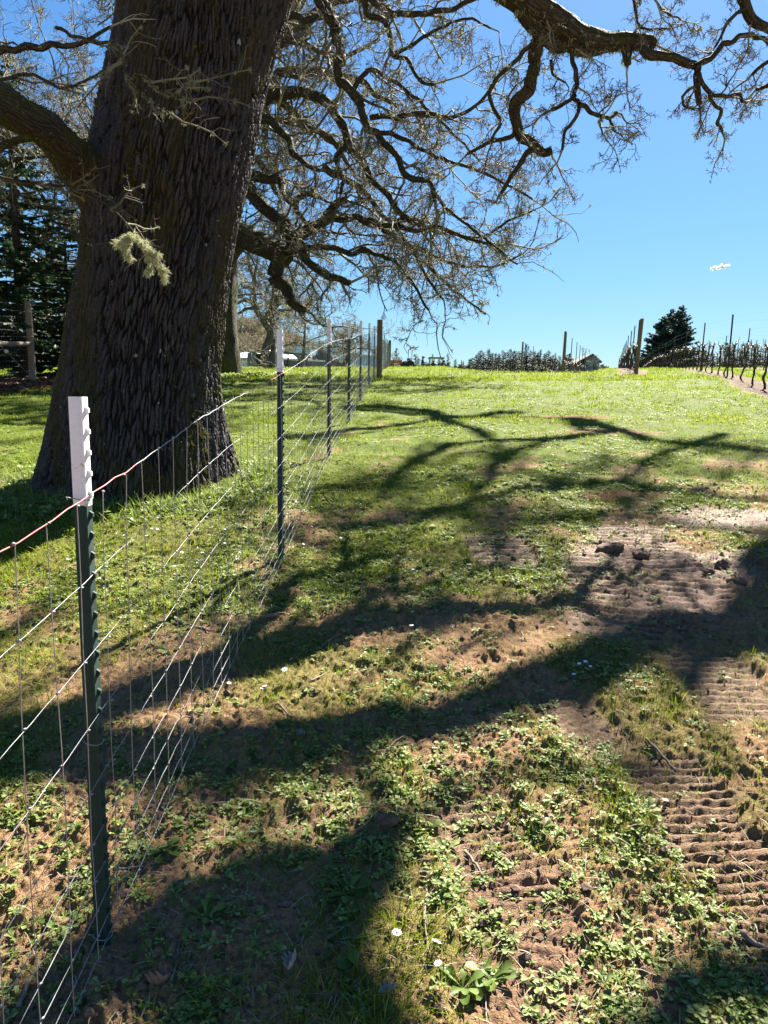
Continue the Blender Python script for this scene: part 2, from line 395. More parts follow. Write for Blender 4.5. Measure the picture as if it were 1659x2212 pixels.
def build_ground():
    ys = np.concatenate([np.array([-1500, -400, -120, -50, -25, -14, -9, -6, -4, -2.5]), np.linspace(-1.6, .9, 14), np.exp(np.arange(np.log(1.05), np.log(8), .0029)),
                         np.exp(np.arange(np.log(8), np.log(70), .0075)), np.geomspace(71, 3000, 60)])
    s = np.linspace(-1, 1, 761); s = np.sign(s)*(np.abs(s)*.72 + .28*np.abs(s)**5)*1.0
    half = np.where(ys > 0, ys*1.05+.9, .9-ys*.3) ; half = np.where(ys > 90, ys*1.3+.9, half); half = np.maximum(half, np.where(ys < -2, 3+np.abs(ys)*1.2, 0))
    X = s[None, :]*half[:, None]; Y = np.repeat(ys[:, None], len(s), 1)
    # push the outermost columns far out so the sheet has no visible edge
    out = np.maximum(np.abs(s)-.985, 0)/.015; X = X + np.sign(s)[None, :]*out[None, :]*(60+2.0*np.abs(ys))[:, None]
    x, y = X.ravel(), Y.ravel()
    Z = np.empty(len(x)); cv = np.empty(len(x))
    for a in range(0, len(x), 200000):
        b = slice(a, a+200000); Z[b] = H(x[b], y[b]); cv[b] = cover(x[b], y[b])
    far = sstep(40, 80, y); cv = np.maximum(cv, far)
    r, c = len(ys), len(s)
    i = np.arange(r-1)[:, None]*c + np.arange(c-1)[None, :]
    F = np.stack([i, i+1, i+c+1, i+c], -1).reshape(-1, 4)
    red = ell(x, y, RED)*.9; mud = np.maximum(track_field(x, y)[1]*.8, ell(x, y, MUD))
    leafl = sstep(1.2, .2, np.abs(x+9.6))*sstep(13, 17, y)*sstep(26, 22, y)
    chips = np.maximum(row_soil(x, y), leafl)
    m, n, b = mat('ground_soil_and_turf')
    P = n.nodes.new('ShaderNodeTexCoord').outputs['Object']
    fine = noise(n, 70, 6, .7, P); mid = noise(n, 9, 5, .65, P); spk = noise(n, 240, 3, .6, P); big = noise(n, 1.1, 3, .5, P)
    soil = mixc(n, ramp(n, fine, [(.3, 0.), (.7, 1.)]), (.15,.072,.034), (.70,.42,.235))
    soil = mixc(n, ramp(n, mid, [(.4, 0.), (.65, .6)]), soil, (.36,.205,.115))
    soil = mixc(n, ramp(n, spk, [(.66, 0.), (.72, .8)]), soil, (.62,.47,.32))
    mudc = mixc(n, ramp(n, fine, [(.35, 0.), (.65, 1.)]), (.12,.058,.032), (.42,.245,.15))
    soil = mixc(n, attr(n, 'mud'), soil, mudc)
    soil = mixc(n, attr(n, 'red'), soil, mixc(n, fine, (.22,.085,.040), (.42,.19,.09)))
    chip = ramp(n, noise(n, 26, 4, .75, P), [(.3, (.06,.030,.017)), (.5, (.15,.085,.052)), (.64, (.21,.135,.09)), (.76, (.38,.30,.22))])
    soil = mixc(n, attr(n, 'chips'), soil, chip)
    turf = ramp(n, noise(n, 34, 5, .7, P), [(.3, (.032,.052,.006)), (.5, (.11,.16,.010)), (.7, (.23,.30,.020))])
    turf = mixc(n, ramp(n, big, [(.4, 0.), (.7, .35)]), turf, (.15,.15,.03))
    cvf = n.nodes.new('ShaderNodeMath'); cvf.operation = 'MULTIPLY_ADD'; cvf.inputs[1].default_value = 1.25
    sub = n.nodes.new('ShaderNodeMath'); sub.operation = 'MULTIPLY_ADD'; sub.inputs[1].default_value = 1.1; sub.inputs[2].default_value = -.62
    n.links.new(fine, sub.inputs[0]); n.links.new(attr(n, 'cover'), cvf.inputs[0]); n.links.new(sub.outputs[0], cvf.inputs[2])
    n.links.new(mixc(n, cvf.outputs[0], soil, turf), b.inputs['Base Color'])
    b.inputs['Roughness'].default_value = .8; b.inputs['Specular IOR Level'].default_value = .12
    n.links.new(ramp(n, attr(n, 'mud'), [(0, .9), (1, .5)]), b.inputs['Roughness'])
    hh = n.nodes.new('ShaderNodeMath'); hh.operation = 'MULTIPLY_ADD'; hh.inputs[1].default_value = .5
    n.links.new(fine, hh.inputs[0]); n.links.new(spk, hh.inputs[2]); bump(n, b, hh.outputs[0], .9, .012)
    o = mk('ground', np.c_[x, y, Z], F, m, attrs=dict(cover=cv*np.interp(y, [3, 5, 9, 14], [.42, .68, .95, 1]), red=red, mud=mud, chips=chips))
    return tag(o, kind='structure')
build_ground()

# ------------------------------------------------------------------ plants of the field
def scatter(y0, y1, n, k=.62, pad=.35, p=1.0, r=rng):
    """n points, denser per metre close to the camera; p=0 even on the ground, 1 even per unit of log distance"""
    u = r.random(n)
    y = np.exp(np.log(y0)+u*np.log(y1/y0)) if p == 1 else (y0**(1-p)+u*(y1**(1-p)-y0**(1-p)))**(1/(1-p))
    x = (r.random(n)*2-1)*(k*y+pad); return x, y

def blades(x, y, z, h, wd, lean, az, tint, curl=.6):
    """one blade per point: 3 rings of 2"""
    N = len(x); t = np.array([0, .5, 1.])
    L = np.c_[np.cos(az), np.sin(az)]; S = np.c_[-np.sin(az), np.cos(az)]
    off = (lean[:, None]*(t[None, :]**1.0) + curl*lean[:, None]*t[None, :]**2)*h[:, None]
    zz = h[:, None]*t[None, :]*np.sqrt(np.clip(1-(.5*lean[:, None]*t[None, :])**2, .15, 1))
    W = wd[:, None]*np.array([1., .8, .12])[None, :]*.5
    V = np.empty((N, 3, 2, 3))
    for sgn, j in ((-1, 0), (1, 1)):
        V[:, :, j, 0] = x[:, None] + off*L[:, :1] + sgn*W*S[:, :1]
        V[:, :, j, 1] = y[:, None] + off*L[:, 1:] + sgn*W*S[:, 1:]
        V[:, :, j, 2] = z[:, None] + zz - .006
    b = np.arange(N)[:, None]*6
    F = np.concatenate([b+np.array([0, 1, 3, 2]), b+np.array([2, 3, 5, 4])])
    return V.reshape(-1, 3), F, np.repeat(tint, 6)

def build_grass():
    Vs, Fs, Ts, nn = [], [], [], 0
    def put(V, F, T):
        nonlocal nn
        Vs.append(V); Fs.append(F+nn); Ts.append(T); nn += len(V)
    # tufts near and middle
    for (y0, y1, n, per, h0, w0, p, off) in ((1.25, 6, 15000, 9, .026, .0030, 1.3, .12), (5, 13, 15000, 7, .030, .0055, 1.1, .1), (1.25, 5, 5200, 14, .055, .0028, 1.3, .05), (4, 12, 9000, 11, .055, .0050, 1.1, .0), (11, 24, 10500, 9, .060, .010, .7, -.1), (20, 60, 34000, 6, .085, .020, .8, -.2)):
        x, y = scatter(y0, y1, n, p=p, pad=.5 if y0 < 20 else 2)
        c = cover(x, y); k = rng.random(n) < np.clip(c*.95+off*.5, .03, 1)*np.clip(.25+1.5*fbm(x*1.3, y*1.3, 71, 3)-.35, .12, 1)
        x, y, c = x[k], y[k], c[k]; m = len(x)
        big = rng.random(m) < .06; sz = np.where(big, 1.5, 1.0)*(.45+.6*rng.random(m))*(.6+.55*c)
        sz *= np.where((y < 9), .85, 1.0)
        lushm = fbm(x*.8, y*.8, 91, 2)
        cnt = per*np.where(big, 1.8, 1).astype(float); cnt = rng.poisson(cnt)
        id_ = np.repeat(np.arange(m), cnt); M2 = len(id_)
        rad = (.012+.03*rng.random(M2))*np.where(big[id_], 1.6, 1)*(1+y[id_]*.05); th = rng.random(M2)*6.283
        bx, by = x[id_]+rad*np.cos(th), y[id_]+rad*np.sin(th)
        bz = H(bx, by)
        h = h0*sz[id_]*(.45+.9*rng.random(M2)); wd = w0*(.7+.6*rng.random(M2))
        az = th + rng.normal(0, .9, M2); lean = np.abs(rng.normal(.55, .4, M2))
        tint = np.clip(rng.normal(.42, .16, M2)+(.5-lushm[id_])*.7+rng.normal(0, .1, m)[id_], 0, 1)
        tint = np.where(rng.random(M2) < .04, 1.0, np.where(y[id_] > 12, tint*.95, np.minimum(tint*1.1, .9)))
        put(*blades(bx, by, bz, h, wd, lean, az, tint))
    m = leafy('grass_blade', [(0, (.05,.11,.012)), (.35, (.16,.26,.020)), (.6, (.34,.44,.030)), (.85, (.50,.52,.09)), (1, (.60,.52,.27))], .42, .7, .06, (.46,.56,.025))
    o = mk('grass', np.concatenate(Vs), np.concatenate(Fs), m, attrs=dict(tint=np.concatenate(Ts)))
    tag(o, 'short green grass growing in patches all over the slope', 'grass', kind='stuff')
build_grass()

def leaf_verts(L, Wd, rows=((0, .10), (.45, .42), (.75, 1.0), (1.0, .55)), fold=.18):
    """unit spoon leaf: rows of 3 verts along +x"""
    out = []
    for t, ww in rows:
        for sgn in (-1, 0, 1): out.append((t, sgn*ww*.5, abs(sgn)*fold*ww))
    return np.array(out)
LEAF = leaf_verts(1, 1); LEAFF = np.array([[3*i+j, 3*i+j+1, 3*i+j+4, 3*i+j+3] for i in range(3) for j in range(2)])

def rosette_mesh(x, y, z, size, nleaf, r, flat=.35, tint0=.52):
    """arrays of rosettes -> one mesh; every rosette has nleaf spoon shaped leaves"""
    N = len(x); cnt = np.maximum(3, rng.poisson(nleaf, N)); i = np.repeat(np.arange(N), cnt); M2 = len(i)
    az = r.random(M2)*6.283; el = np.clip(r.normal(flat, .28, M2), -.05, 1.25)
    L = size[i]*(.55+.7*r.random(M2)); W = L*(.36+.22*r.random(M2))
    st = r.random(M2)*.25*L
    P = np.repeat(LEAF[None], M2, 0).copy()
    px = P[:, :, 0]*L[:, None]+st[:, None]*.3; py = P[:, :, 1]*W[:, None]; pz = P[:, :, 2]*W[:, None]
    # droop: the leaf tip curves back to the ground
    t = P[:, :, 0]; cur = (np.sin(el)[:, None]*t - .45*np.sin(el)[:, None]*t**2.2)*L[:, None] + .003
    roll_ = r.normal(0, .35, M2)[:, None]
    pz2 = pz*np.cos(roll_)+py*np.sin(roll_); py = py*np.cos(roll_)-pz*np.sin(roll_)
    xx = px*np.cos(el*.75)[:, None]
    X = x[i][:, None] + xx*np.cos(az)[:, None] - py*np.sin(az)[:, None]
    Y = y[i][:, None] + xx*np.sin(az)[:, None] + py*np.cos(az)[:, None]
    Z = z[i][:, None] + cur + pz2 + r.random(M2)[:, None]*.006
    V = np.stack([X, Y, Z], -1).reshape(-1, 3)
    F = (np.arange(M2)[:, None, None]*12 + LEAFF[None]).reshape(-1, 4)
    T = np.repeat(np.clip(tint0 + r.normal(0, .16, M2) + r.normal(0, .12, N)[i], 0, 1), 12)
    return V, F, T
M_COVER = leafy('broad_leaf', [(0, (.08,.16,.030)), (.4, (.22,.31,.065)), (.7, (.42,.50,.16)), (1, (.62,.68,.30))], .42, .5, .25, (.36,.48,.05))

def build_cover():
    Vs, Fs, Ts, nn = [], [], [], 0
    for (y0, y1, n, s0, nl, p) in ((1.25, 4.5, 7500, .024, 9, 1.4), (4.0, 11, 14000, .028, 7, 1.1), (10, 22, 11000, .038, 5, .8)):
        x, y = scatter(y0, y1, n, p=p, pad=.5); c = cover(x, y)
        clus = fbm(x*1.5+40, y*1.2, 55, 4); pr = sstep(.43, .57, clus+.05*(y < 7))*np.clip(c*1.1+.08, 0, 1)
        pr = np.maximum(pr, .05*(c > .2)); k = rng.random(n) < pr; x, y = x[k], y[k]; m = len(x)
        # fill the clusters: satellites round each plant
        x = np.concatenate([x, x+rng.normal(0, .035*(1+y*.1), m)]); y = np.concatenate([y, y+rng.normal(0, .035*(1+y*.1), m)])
        sz = s0*(.45+.75*rng.random(len(x)))
        V, F, T = rosette_mesh(x, y, H(x, y), sz, nl, rng); Vs.append(V); Fs.append(F+nn); Ts.append(T); nn += len(V)
    o = mk('ground_cover', np.concatenate(Vs), np.concatenate(Fs), M_COVER, attrs=dict(tint=np.concatenate(Ts)))
    tag(o, 'low mats of small spoon-leaved weeds between the bare soil patches', 'ground cover', kind='stuff')
build_cover()

# larger rosette weeds one can tell apart
WEEDS = [((750,2035), .085, 15, .25, 'large dark green rosette weed in the shade beside the long dry stalk'),
         ((752,1935), .062, 11, .3, 'flat round-leaved rosette weed above the largest shaded weed'),
         ((740,1975), .048, 7, .3, 'small seven-leaved rosette on bare soil in the shade'),
         ((445,1995), .070, 10, .4, 'loose broad-leaved weed in the shade right of the near fence post'),
         ((408,1788), .045, 12, .2, 'round pale rosette weed in the sun right of the near fence post'),
         ((352,1845), .055, 13, .2, 'dense sunlit rosette weed where the fence wires meet the soil'),
         ((515,1835), .040, 8, .4, 'small bright rosette weed alone on sunlit soil'),
         ((965,1830), .045, 7, .9, 'upright bright yellow-green dandelion leaves in the shade edge'),
         ((925,1795), .055, 10, .5, 'dark leafy weed beside the big soil clod'),
         ((1000,2130), .070, 14, .35, 'leafy daisy plant under the white daisies at the bottom edge'),
         ((1060,2110), .060, 13, .35, 'sunlit daisy plant right of the bottom daisies'),
         ((365,1410), .050, 13, .3, 'rosette weed lit by the sun behind the near fence'),
         ((620,2080), .05, 8, .4, 'small weed in deep shade near the curled brown leaf'),
         ((1395,1770), .055, 14, .4, 'pale mat-forming weed between the two tractor tracks'),
         ((1175,1790), .05, 12, .35, 'pale weed on the soil right of the big clod')]
for (pp, s_, nl, fl, lab) in WEEDS:
    g = gp(*pp); z = float(H(g[0], g[1]))
    V, F, T = rosette_mesh(np.array([0.]), np.array([0.]), np.array([0.]), np.array([s_]), nl, rng, flat=fl, tint0=.75 if fl > .8 else .3)
    o = mk('rosette_weed', V, F, M_COVER, attrs=dict(tint=T)); o.location = (g[0], g[1], z-.004); tag(o, lab, 'weed')

# daisies
M_PETAL = plain('daisy_petal', (1.25,1.25,1.3), (1.1,1.08,1.2), 40, .6)
M_DISC = plain('daisy_disc', (.72,.50,.05), (.55,.36,.03), 60, .7)
M_STEM = plain('daisy_stem', (.12,.19,.05), (.09,.14,.04), 40, .6)
def daisy_proto(hh, ra, cup, npet=15):
    root = thing('daisy', 'white daisy', 'daisy', 'white daisies in the short grass')
    MB().tube([(0,0,0), (.004,.003,hh*.5), (0,0,hh)], .0012, 5).build('stem', M_STEM, root, True)
    pm = MB()
    for k in range(npet):
        a = 6.283*k/npet+rng.normal(0, .08); L = ra*(.9+.2*rng.random()); wd = ra*.17
        u = np.array([math.cos(a), math.sin(a)]); v = np.array([-u[1], u[0]])
        P = []
        for t, ww in ((.2, .6), (.65, 1.1), (1., .55)):
            for sg in (-1, 1):
                q = u*L*t+v*wd*ww*sg; P.append((q[0], q[1], hh + cup*L*t*t))
        pm.add(P, [[0,1,3,2],[2,3,5,4]])
    pm.build('petals', M_PETAL, root, True)
    d = MB(); rr = ra*.30
    d.tube([(0,0,hh-.0005), (0,0,hh+.0012), (0,0,hh+.0028)], [rr, rr*.95, rr*.5], 10); d.build('flower_disc', M_DISC, root, True)
    return root
protos = [daisy_proto(.045, .0125, .15), daisy_proto(.035, .011, .5), daisy_proto(.055, .012, -.15)]
def px_mid(a, b): return a+rng.random()*(b-a)
DA = []
for (x0, x1, y0, y1, n_) in ((215,345,1085,1180,13), (0,120,1050,1160,7), (340,560,1120,1240,8), (130,260,1210,1290,12), (490,560,985,1060,12), (520,620,975,1100,16), (620,680,1050,1190,14),
                             (680,900,1080,1200,8), (380,500,1220,1330,6), (265,295,1320,1350,3), (560,820,900,990,8), (470,520,800,812,6), (1230,1290,1440,1490,5), (880,990,1320,1400,3), (700,900,1230,1330,4),
                             (1100,1500,1060,1160,5), (480,660,1480,1520,3)):
    for _ in range(n_): DA.append((px_mid(x0, x1), px_mid(y0, y1)))
special = {(852,2050): 'lone blue-white daisy facing up beside the dark weeds at the bottom', (930,2071): 'small white daisy between two others at the bottom edge', (952,2106): 'lowest white daisy, over the pale leaves at the bottom edge',
           (1257,1468): 'big white daisy at the edge of the long branch shadow', (620,1474): 'white daisy in dark grass above the long branch shadow', (1432,1745): 'single white daisy between the tractor tracks', (1005,1447): 'white daisy facing the camera on the sunlit weed mat'}
def put_daisy(pr, p, lab=None, sc_=1.0):
    g = gp(*p); o = copy_tree(pr); o.location = (g[0], g[1], float(H(g[0], g[1]))); o.rotation_euler = (rng.normal(0, .3)-.2, rng.normal(0, .3), rng.random()*6.28)
    s = sc_*(.7+.3*rng.random())*(1+max(0, g[1]-6)*.04); o.scale = (s, s, s)
    if lab: o['label'] = lab; del o['group']
    else: o['label'] = 'small white daisy among the weeds and grass of the slope'
for k_, p in enumerate(DA): put_daisy(protos[k_ % 3], p)
for p, lab in special.items(): put_daisy(protos[0], p, lab, 1.15)
for p in protos:                                     # the three patterns themselves go on the slope too
    g = gp(430+120*rng.random(), 1180+100*rng.random()); p.location = (g[0], g[1], float(H(g[0], g[1]))); p['label'] = 'small white daisy among the weeds and grass of the slope'

# clods, sticks, dry leaves
M_CLOD = plain('soil_clod', (.13,.075,.05), (.24,.15,.10), 45, .95, bmp=.8)
CL_LAB = ['big round dark soil clod at the head of the shadow blob', 'long dug-up soil lump at the far rim of the muddy patch', 'flat soil lump just right of the long one', 'small steep soil lump on the churned mud',
          'dark soil lump touching the shadow at the right of the mud', 'small crumb of soil beside the steep lump', 'soil lump on the left rim of the mud']
def rock(r3, seed, k=26):
    u = np.linspace(0, np.pi, k//2+1); v = np.linspace(0, 2*np.pi, k, endpoint=False); U, Vv = np.meshgrid(u, v, indexing='ij')
    X, Y, Z = np.sin(U)*np.cos(Vv), np.sin(U)*np.sin(Vv), np.cos(U)
    d = 1+.9*(fbm(X*1.7+Z*1.3+seed, Y*1.7-Z+seed*2, seed, 4)-.5)+.6*(np.abs(fbm(X*5+Z*4+seed, Y*5-Z*5, seed+3, 3)-.5)*2-.3)
    V = np.stack([X*d*r3[0], Y*d*r3[1], Z*d*r3[2]], -1).reshape(-1, 3); c = k
    i = np.arange(len(u)-1)[:, None]*c; j = np.arange(c)[None, :]; j2 = (j+1) % c
    return V, np.stack([i+j, i+c+j, i+c+j2, i+j2], -1).reshape(-1, 4)
for k_, ((cx, cy, w_, h_), lab) in enumerate(zip(CLODS_PX, CL_LAB)):
    w_ *= .7; h_ *= .7
    g = gp(cx, cy); V, F = rock((w_, w_*.55, h_), k_+2); o = mk('soil_clod', V, F, M_CLOD)
    o.location = (g[0], g[1], float(H(g[0], g[1]))+h_*.25); o.rotation_euler = (0, 0, rng.random()*.5); tag(o, lab, 'clod')

M_STICK = plain('dry_stick', (.36,.28,.20), (.20,.14,.10), 30, .8, bmp=.3)
STICKS = [([(922,1907),(920,1950),(917,1985),(921,2020),(926,2062)], .0042, 'long pale dry stalk lying toward the camera right of the shaded weeds'),
          ([(1002,1835),(1022,1862),(1042,1893)], .0065, 'short thick grey twig lying between the two tractor tracks'),
          ([(1600,2020),(1630,2040),(1672,2064)], .010, 'thick broken branch end at the right edge of the picture'),
          ([(566,1341),(590,1338),(614,1340)], .014, 'short dark stick by the foot of the fence wires'),
          ([(380,1345),(420,1352),(460,1370)], .010, 'dark twig lying behind the near fence'),
          ([(835,1635),(855,1615),(872,1604)], .005, 'pale twig at the lower edge of the long branch shadow'),
          ([(600,1535),(622,1552),(636,1565)], .005, 'thin brown twig at the upper edge of the long branch shadow'),
          ([(770,1800),(790,1786),(800,1778)], .004, 'short straight twig left of the big round clod'),
          ([(670,1490),(700,1470),(712,1462)], .004, 'pale twig on lit soil above the long shadow'),
          ([(1395,1610),(1440,1650),(1460,1668)], .006, 'reddish twig lying beside the right tractor track'),
          ([(690,1392),(720,1380),(760,1368)], .004, 'light twig on bare soil left of the narrow shadow'),
          ([(40,2180),(70,2110),(95,2075)], .006, 'brown stick standing in the shaded grass at the bottom left'),
          ([(255,1890),(300,1880),(345,1868)], .004, 'thin dark twig under the lowest fence wire'),
          ([(370,2130),(380,2085),(388,2040)], .0045, 'dry stem leaning over the shaded grass right of the near fence post')]
for P_, rr, lab in STICKS:
    q = np.array([gp(*p) for p in P_]); q[:, 2] = H(q[:, 0], q[:, 1])+rr*1.3+.004; c0 = q[0].copy()
    q2 = spline(np.c_[q-c0, np.linspace(rr, rr*.55, len(q))], .02); q2[:, :3] += rng.normal(0, rr*.25, (len(q2), 3))
    mb = MB().tube(q2[:, :3], q2[:, 3], 7); o = mb.build('stick', M_STICK, None, True); o.location = c0; tag(o, lab, 'stick')

def oak_leaf(L, curl, seed):
    """lobed, curled sheet"""
    n = 22; t = np.linspace(0, 1, n); wd = L*.30*np.sin(np.pi*np.clip(t, 0.02, .98))**.6*(1+.35*np.sin(t*26+seed))
    V = []
    for i in range(n):
        for s in np.linspace(-1, 1, 7):
            yy = s*wd[i]; V.append(((t[i]-.5)*L, yy*math.cos(curl*abs(s)), abs(yy)*math.sin(curl*abs(s))*1.6 + .02*L*math.sin(t[i]*6+s*3+seed) + curl*.12*L*(2*t[i]-1)**2))
    F = [[i*7+j, i*7+j+1, (i+1)*7+j+1, (i+1)*7+j] for i in range(n-1) for j in range(6)]
    return np.array(V), F
M_DRY = plain('dry_oak_leaf', (.30,.20,.15), (.20,.13,.10), 25, .75)
M_DRYP = plain('pale_dry_leaf', (.50,.42,.36), (.36,.29,.25), 25, .75)
LEAVES = [((632,2105), .075, .9, 'curled brown oak leaf with holes at the bottom of the picture', M_DRYP), ((345,2140), .09, .9, 'dark folded oak leaf under the fence at the bottom left', M_DRY),
          ((651,1596), .06, .4, 'greyish dead oak leaf lying in the long branch shadow', M_DRYP), ((1435,1738), .05, .5, 'pale dry leaf standing in the right tractor track', M_DRYP),
          ((1168,1062), .10, .4, 'pale dry leaf above the left rim of the muddy field', M_DRYP), ((1110,1350), .06, .6, 'pinkish dry leaf on the green weed mat', M_DRY),
          ((836,2155), .05, .5, 'small light dry leaf at the very bottom edge', M_DRYP)]
for (pp, L, cu, lab, mm) in LEAVES:
    g = gp(*pp); V, F = oak_leaf(L, cu, g[0]*9); o = mk('oak_leaf', V, [np.array(F)], mm)
    o.location = (g[0], g[1], float(H(g[0], g[1]))+.012); o.rotation_euler = (rng.normal(0, .25), rng.normal(0, .25), rng.random()*6.28); tag(o, lab, 'leaf')

# litter of bits that nobody could count: straw, crumbs, dead leaves along the deer fence
def build_foot():
    # taller weeds and grass round the foot of the big oak
    r = np.random.default_rng(3); n = 420; a = r.random(n)*6.283; d = 1.0+np.abs(r.normal(0, .30, n)); x = -2.35+d*np.cos(a); y = 6.9+d*np.sin(a)*.95
    V, F, T = rosette_mesh(x, y, H(x, y), .04+.05*r.random(n), 9, r, flat=.7, tint0=.5)
    n = 4200; a = r.random(n)*6.283; d = .95+np.abs(r.normal(0, .28, n)); x = -2.35+d*np.cos(a); y = 6.9+d*np.sin(a)*.95
    V2, F2, T2 = blades(x, y, H(x, y), .05+.10*r.random(n), np.full(n, .005), np.abs(r.normal(.5, .3, n)), r.random(n)*6.283, np.clip(r.normal(.45, .15, n), 0, 1))
    tag(mk('weeds', np.r_[V, V2], [F, F2+len(V)], M_COVER, attrs=dict(tint=np.r_[T, T2])), 'taller leafy weeds and grass ringing the foot of the big oak', 'weeds', kind='stuff')
build_foot()
def build_litter():
    n = 9000; x, y = scatter(1.25, 9, n, p=1.3, pad=.4); z = H(x, y)
    V, F, T = blades(x, y, z+.004, .012+.03*rng.random(n)**2, .0015+.002*rng.random(n), np.full(n, 2.6), rng.random(n)*6.283, rng.random(n), 0)
    m = leafy('straw', [(0, (.16,.10,.06)), (.5, (.34,.26,.16)), (1, (.55,.47,.33))], .1, .7, .2, (.4,.3,.15))
    tag(mk('straw_litter', V, F, m, attrs=dict(tint=T)), 'bits of dry straw and stems strewn over the bare soil', 'litter', kind='stuff')
    n = 2600; x = -9.6+rng.normal(0, .8, n); y = 15+rng.random(n)*9; z = H(x, y); Vs = []; Fs = []; nn = 0
    L0, F0 = oak_leaf(1, .6, 1); L0 = L0.reshape(22, 7, 3)[::5][:, ::3].reshape(-1, 3); F1 = np.array([[i*3+j, i*3+j+1, (i+1)*3+j+1, (i+1)*3+j] for i in range(4) for j in range(2)])
    s = .08+.06*rng.random(n); a = rng.random(n)*6.283; t = rng.normal(0, .5, n)
    X = L0[None, :, 0]*s[:, None]; Y = L0[None, :, 1]*s[:, None]; Z = L0[None, :, 2]*s[:, None]+X*np.sin(t)[:, None]
    V = np.stack([x[:, None]+X*np.cos(a)[:, None]-Y*np.sin(a)[:, None], y[:, None]+X*np.sin(a)[:, None]+Y*np.cos(a)[:, None], z[:, None]+.03+Z], -1).reshape(-1, 3)
    F = (np.arange(n)[:, None, None]*len(L0)+F1[None]).reshape(-1, 4)
    m2 = leafy('fallen_leaf', [(0, (.13,.06,.035)), (.5, (.27,.14,.085)), (1, (.45,.30,.21))], .1, .7, .2, (.4,.2,.1))
    tag(mk('leaf_litter', V, F, m2, attrs=dict(tint=np.repeat(rng.random(n), len(L0)))), 'brown fallen leaves heaped along the foot of the wooden deer fence', 'leaf litter', kind='stuff')
build_litter()

def build_crumbs():
    n = 9000; x, y = scatter(1.25, 8, n, p=1.4, pad=.4); c = cover(x, y); k = (rng.random(n) < 1.05-c*.85); x, y = x[k], y[k]; z = H(x, y); n = len(x)
    ico = unit_pts = np.array([(1,0,0),(-1,0,0),(0,1,0),(0,-1,0),(0,0,1),(0,0,-1)], float); F0 = np.array([(0,2,4),(2,1,4),(1,3,4),(3,0,4),(2,0,5),(1,2,5),(3,1,5),(0,3,5)])
    s = .0035+.013*rng.random(n)**4; P = ico[None]*(1+.5*rng.normal(0, 1, (n, 6, 1)).clip(-1, 1))*s[:, None, None]*np.array([1.2, 1, .7]); a = rng.random(n)*6.283
    X = P[:, :, 0]*np.cos(a)[:, None]-P[:, :, 1]*np.sin(a)[:, None]; Y = P[:, :, 0]*np.sin(a)[:, None]+P[:, :, 1]*np.cos(a)[:, None]
    V = np.stack([X+x[:, None], Y+y[:, None], P[:, :, 2]+z[:, None]+s[:, None]*.3], -1).reshape(-1, 3); F = (np.arange(n)[:, None, None]*6+F0[None]).reshape(-1, 3)
    tag(mk('soil_crumbs', V, F, M_CLOD, smooth=False), 'crumbs and small lumps of reddish brown soil lying loose on the bare patches', 'soil', kind='stuff')
build_crumbs()
# ------------------------------------------------------------------ wire fence
M_TPOST = plain('green_painted_steel', (.010,.060,.040), (.012,.045,.032), 26, .75, 0, .3)
M_CAP = plain('white_painted_steel', (.78,.80,.82), (.70,.72,.74), 9, .4)
def cap_mat():
    m, n, b = mat('white_paint_rusty'); f = noise(n, 22, 3, .5)
    g_ = noise(n, 90, 5, .7)
    c_ = mixc(n, ramp(n, f, [(.62, 0.), (.68, .75)]), (1.3,1.32,1.36), (.80,.55,.24)); c_ = mixc(n, ramp(n, g_, [(.5, 0.), (.75, .45)]), c_, (.95,.93,.88))
    n.links.new(c_, b.inputs['Base Color']); b.inputs['Roughness'].default_value = .38; return m
M_CAP = cap_mat()
M_WIRE = plain('galvanised_wire', (.46,.46,.48), (.30,.30,.32), 60, .6, .4)
M_RUSTW = plain('dull_stay_wire', (.62,.56,.52), (.46,.40,.36), 40, .6, .3)
M_REDW = plain('red_marked_wire', (.85,.16,.14), (.75,.22,.18), 30, .6, .0)
M_WOOD = plain('weathered_post_wood', (.30,.22,.13), (.20,.145,.09), 14, .85, bmp=.3)

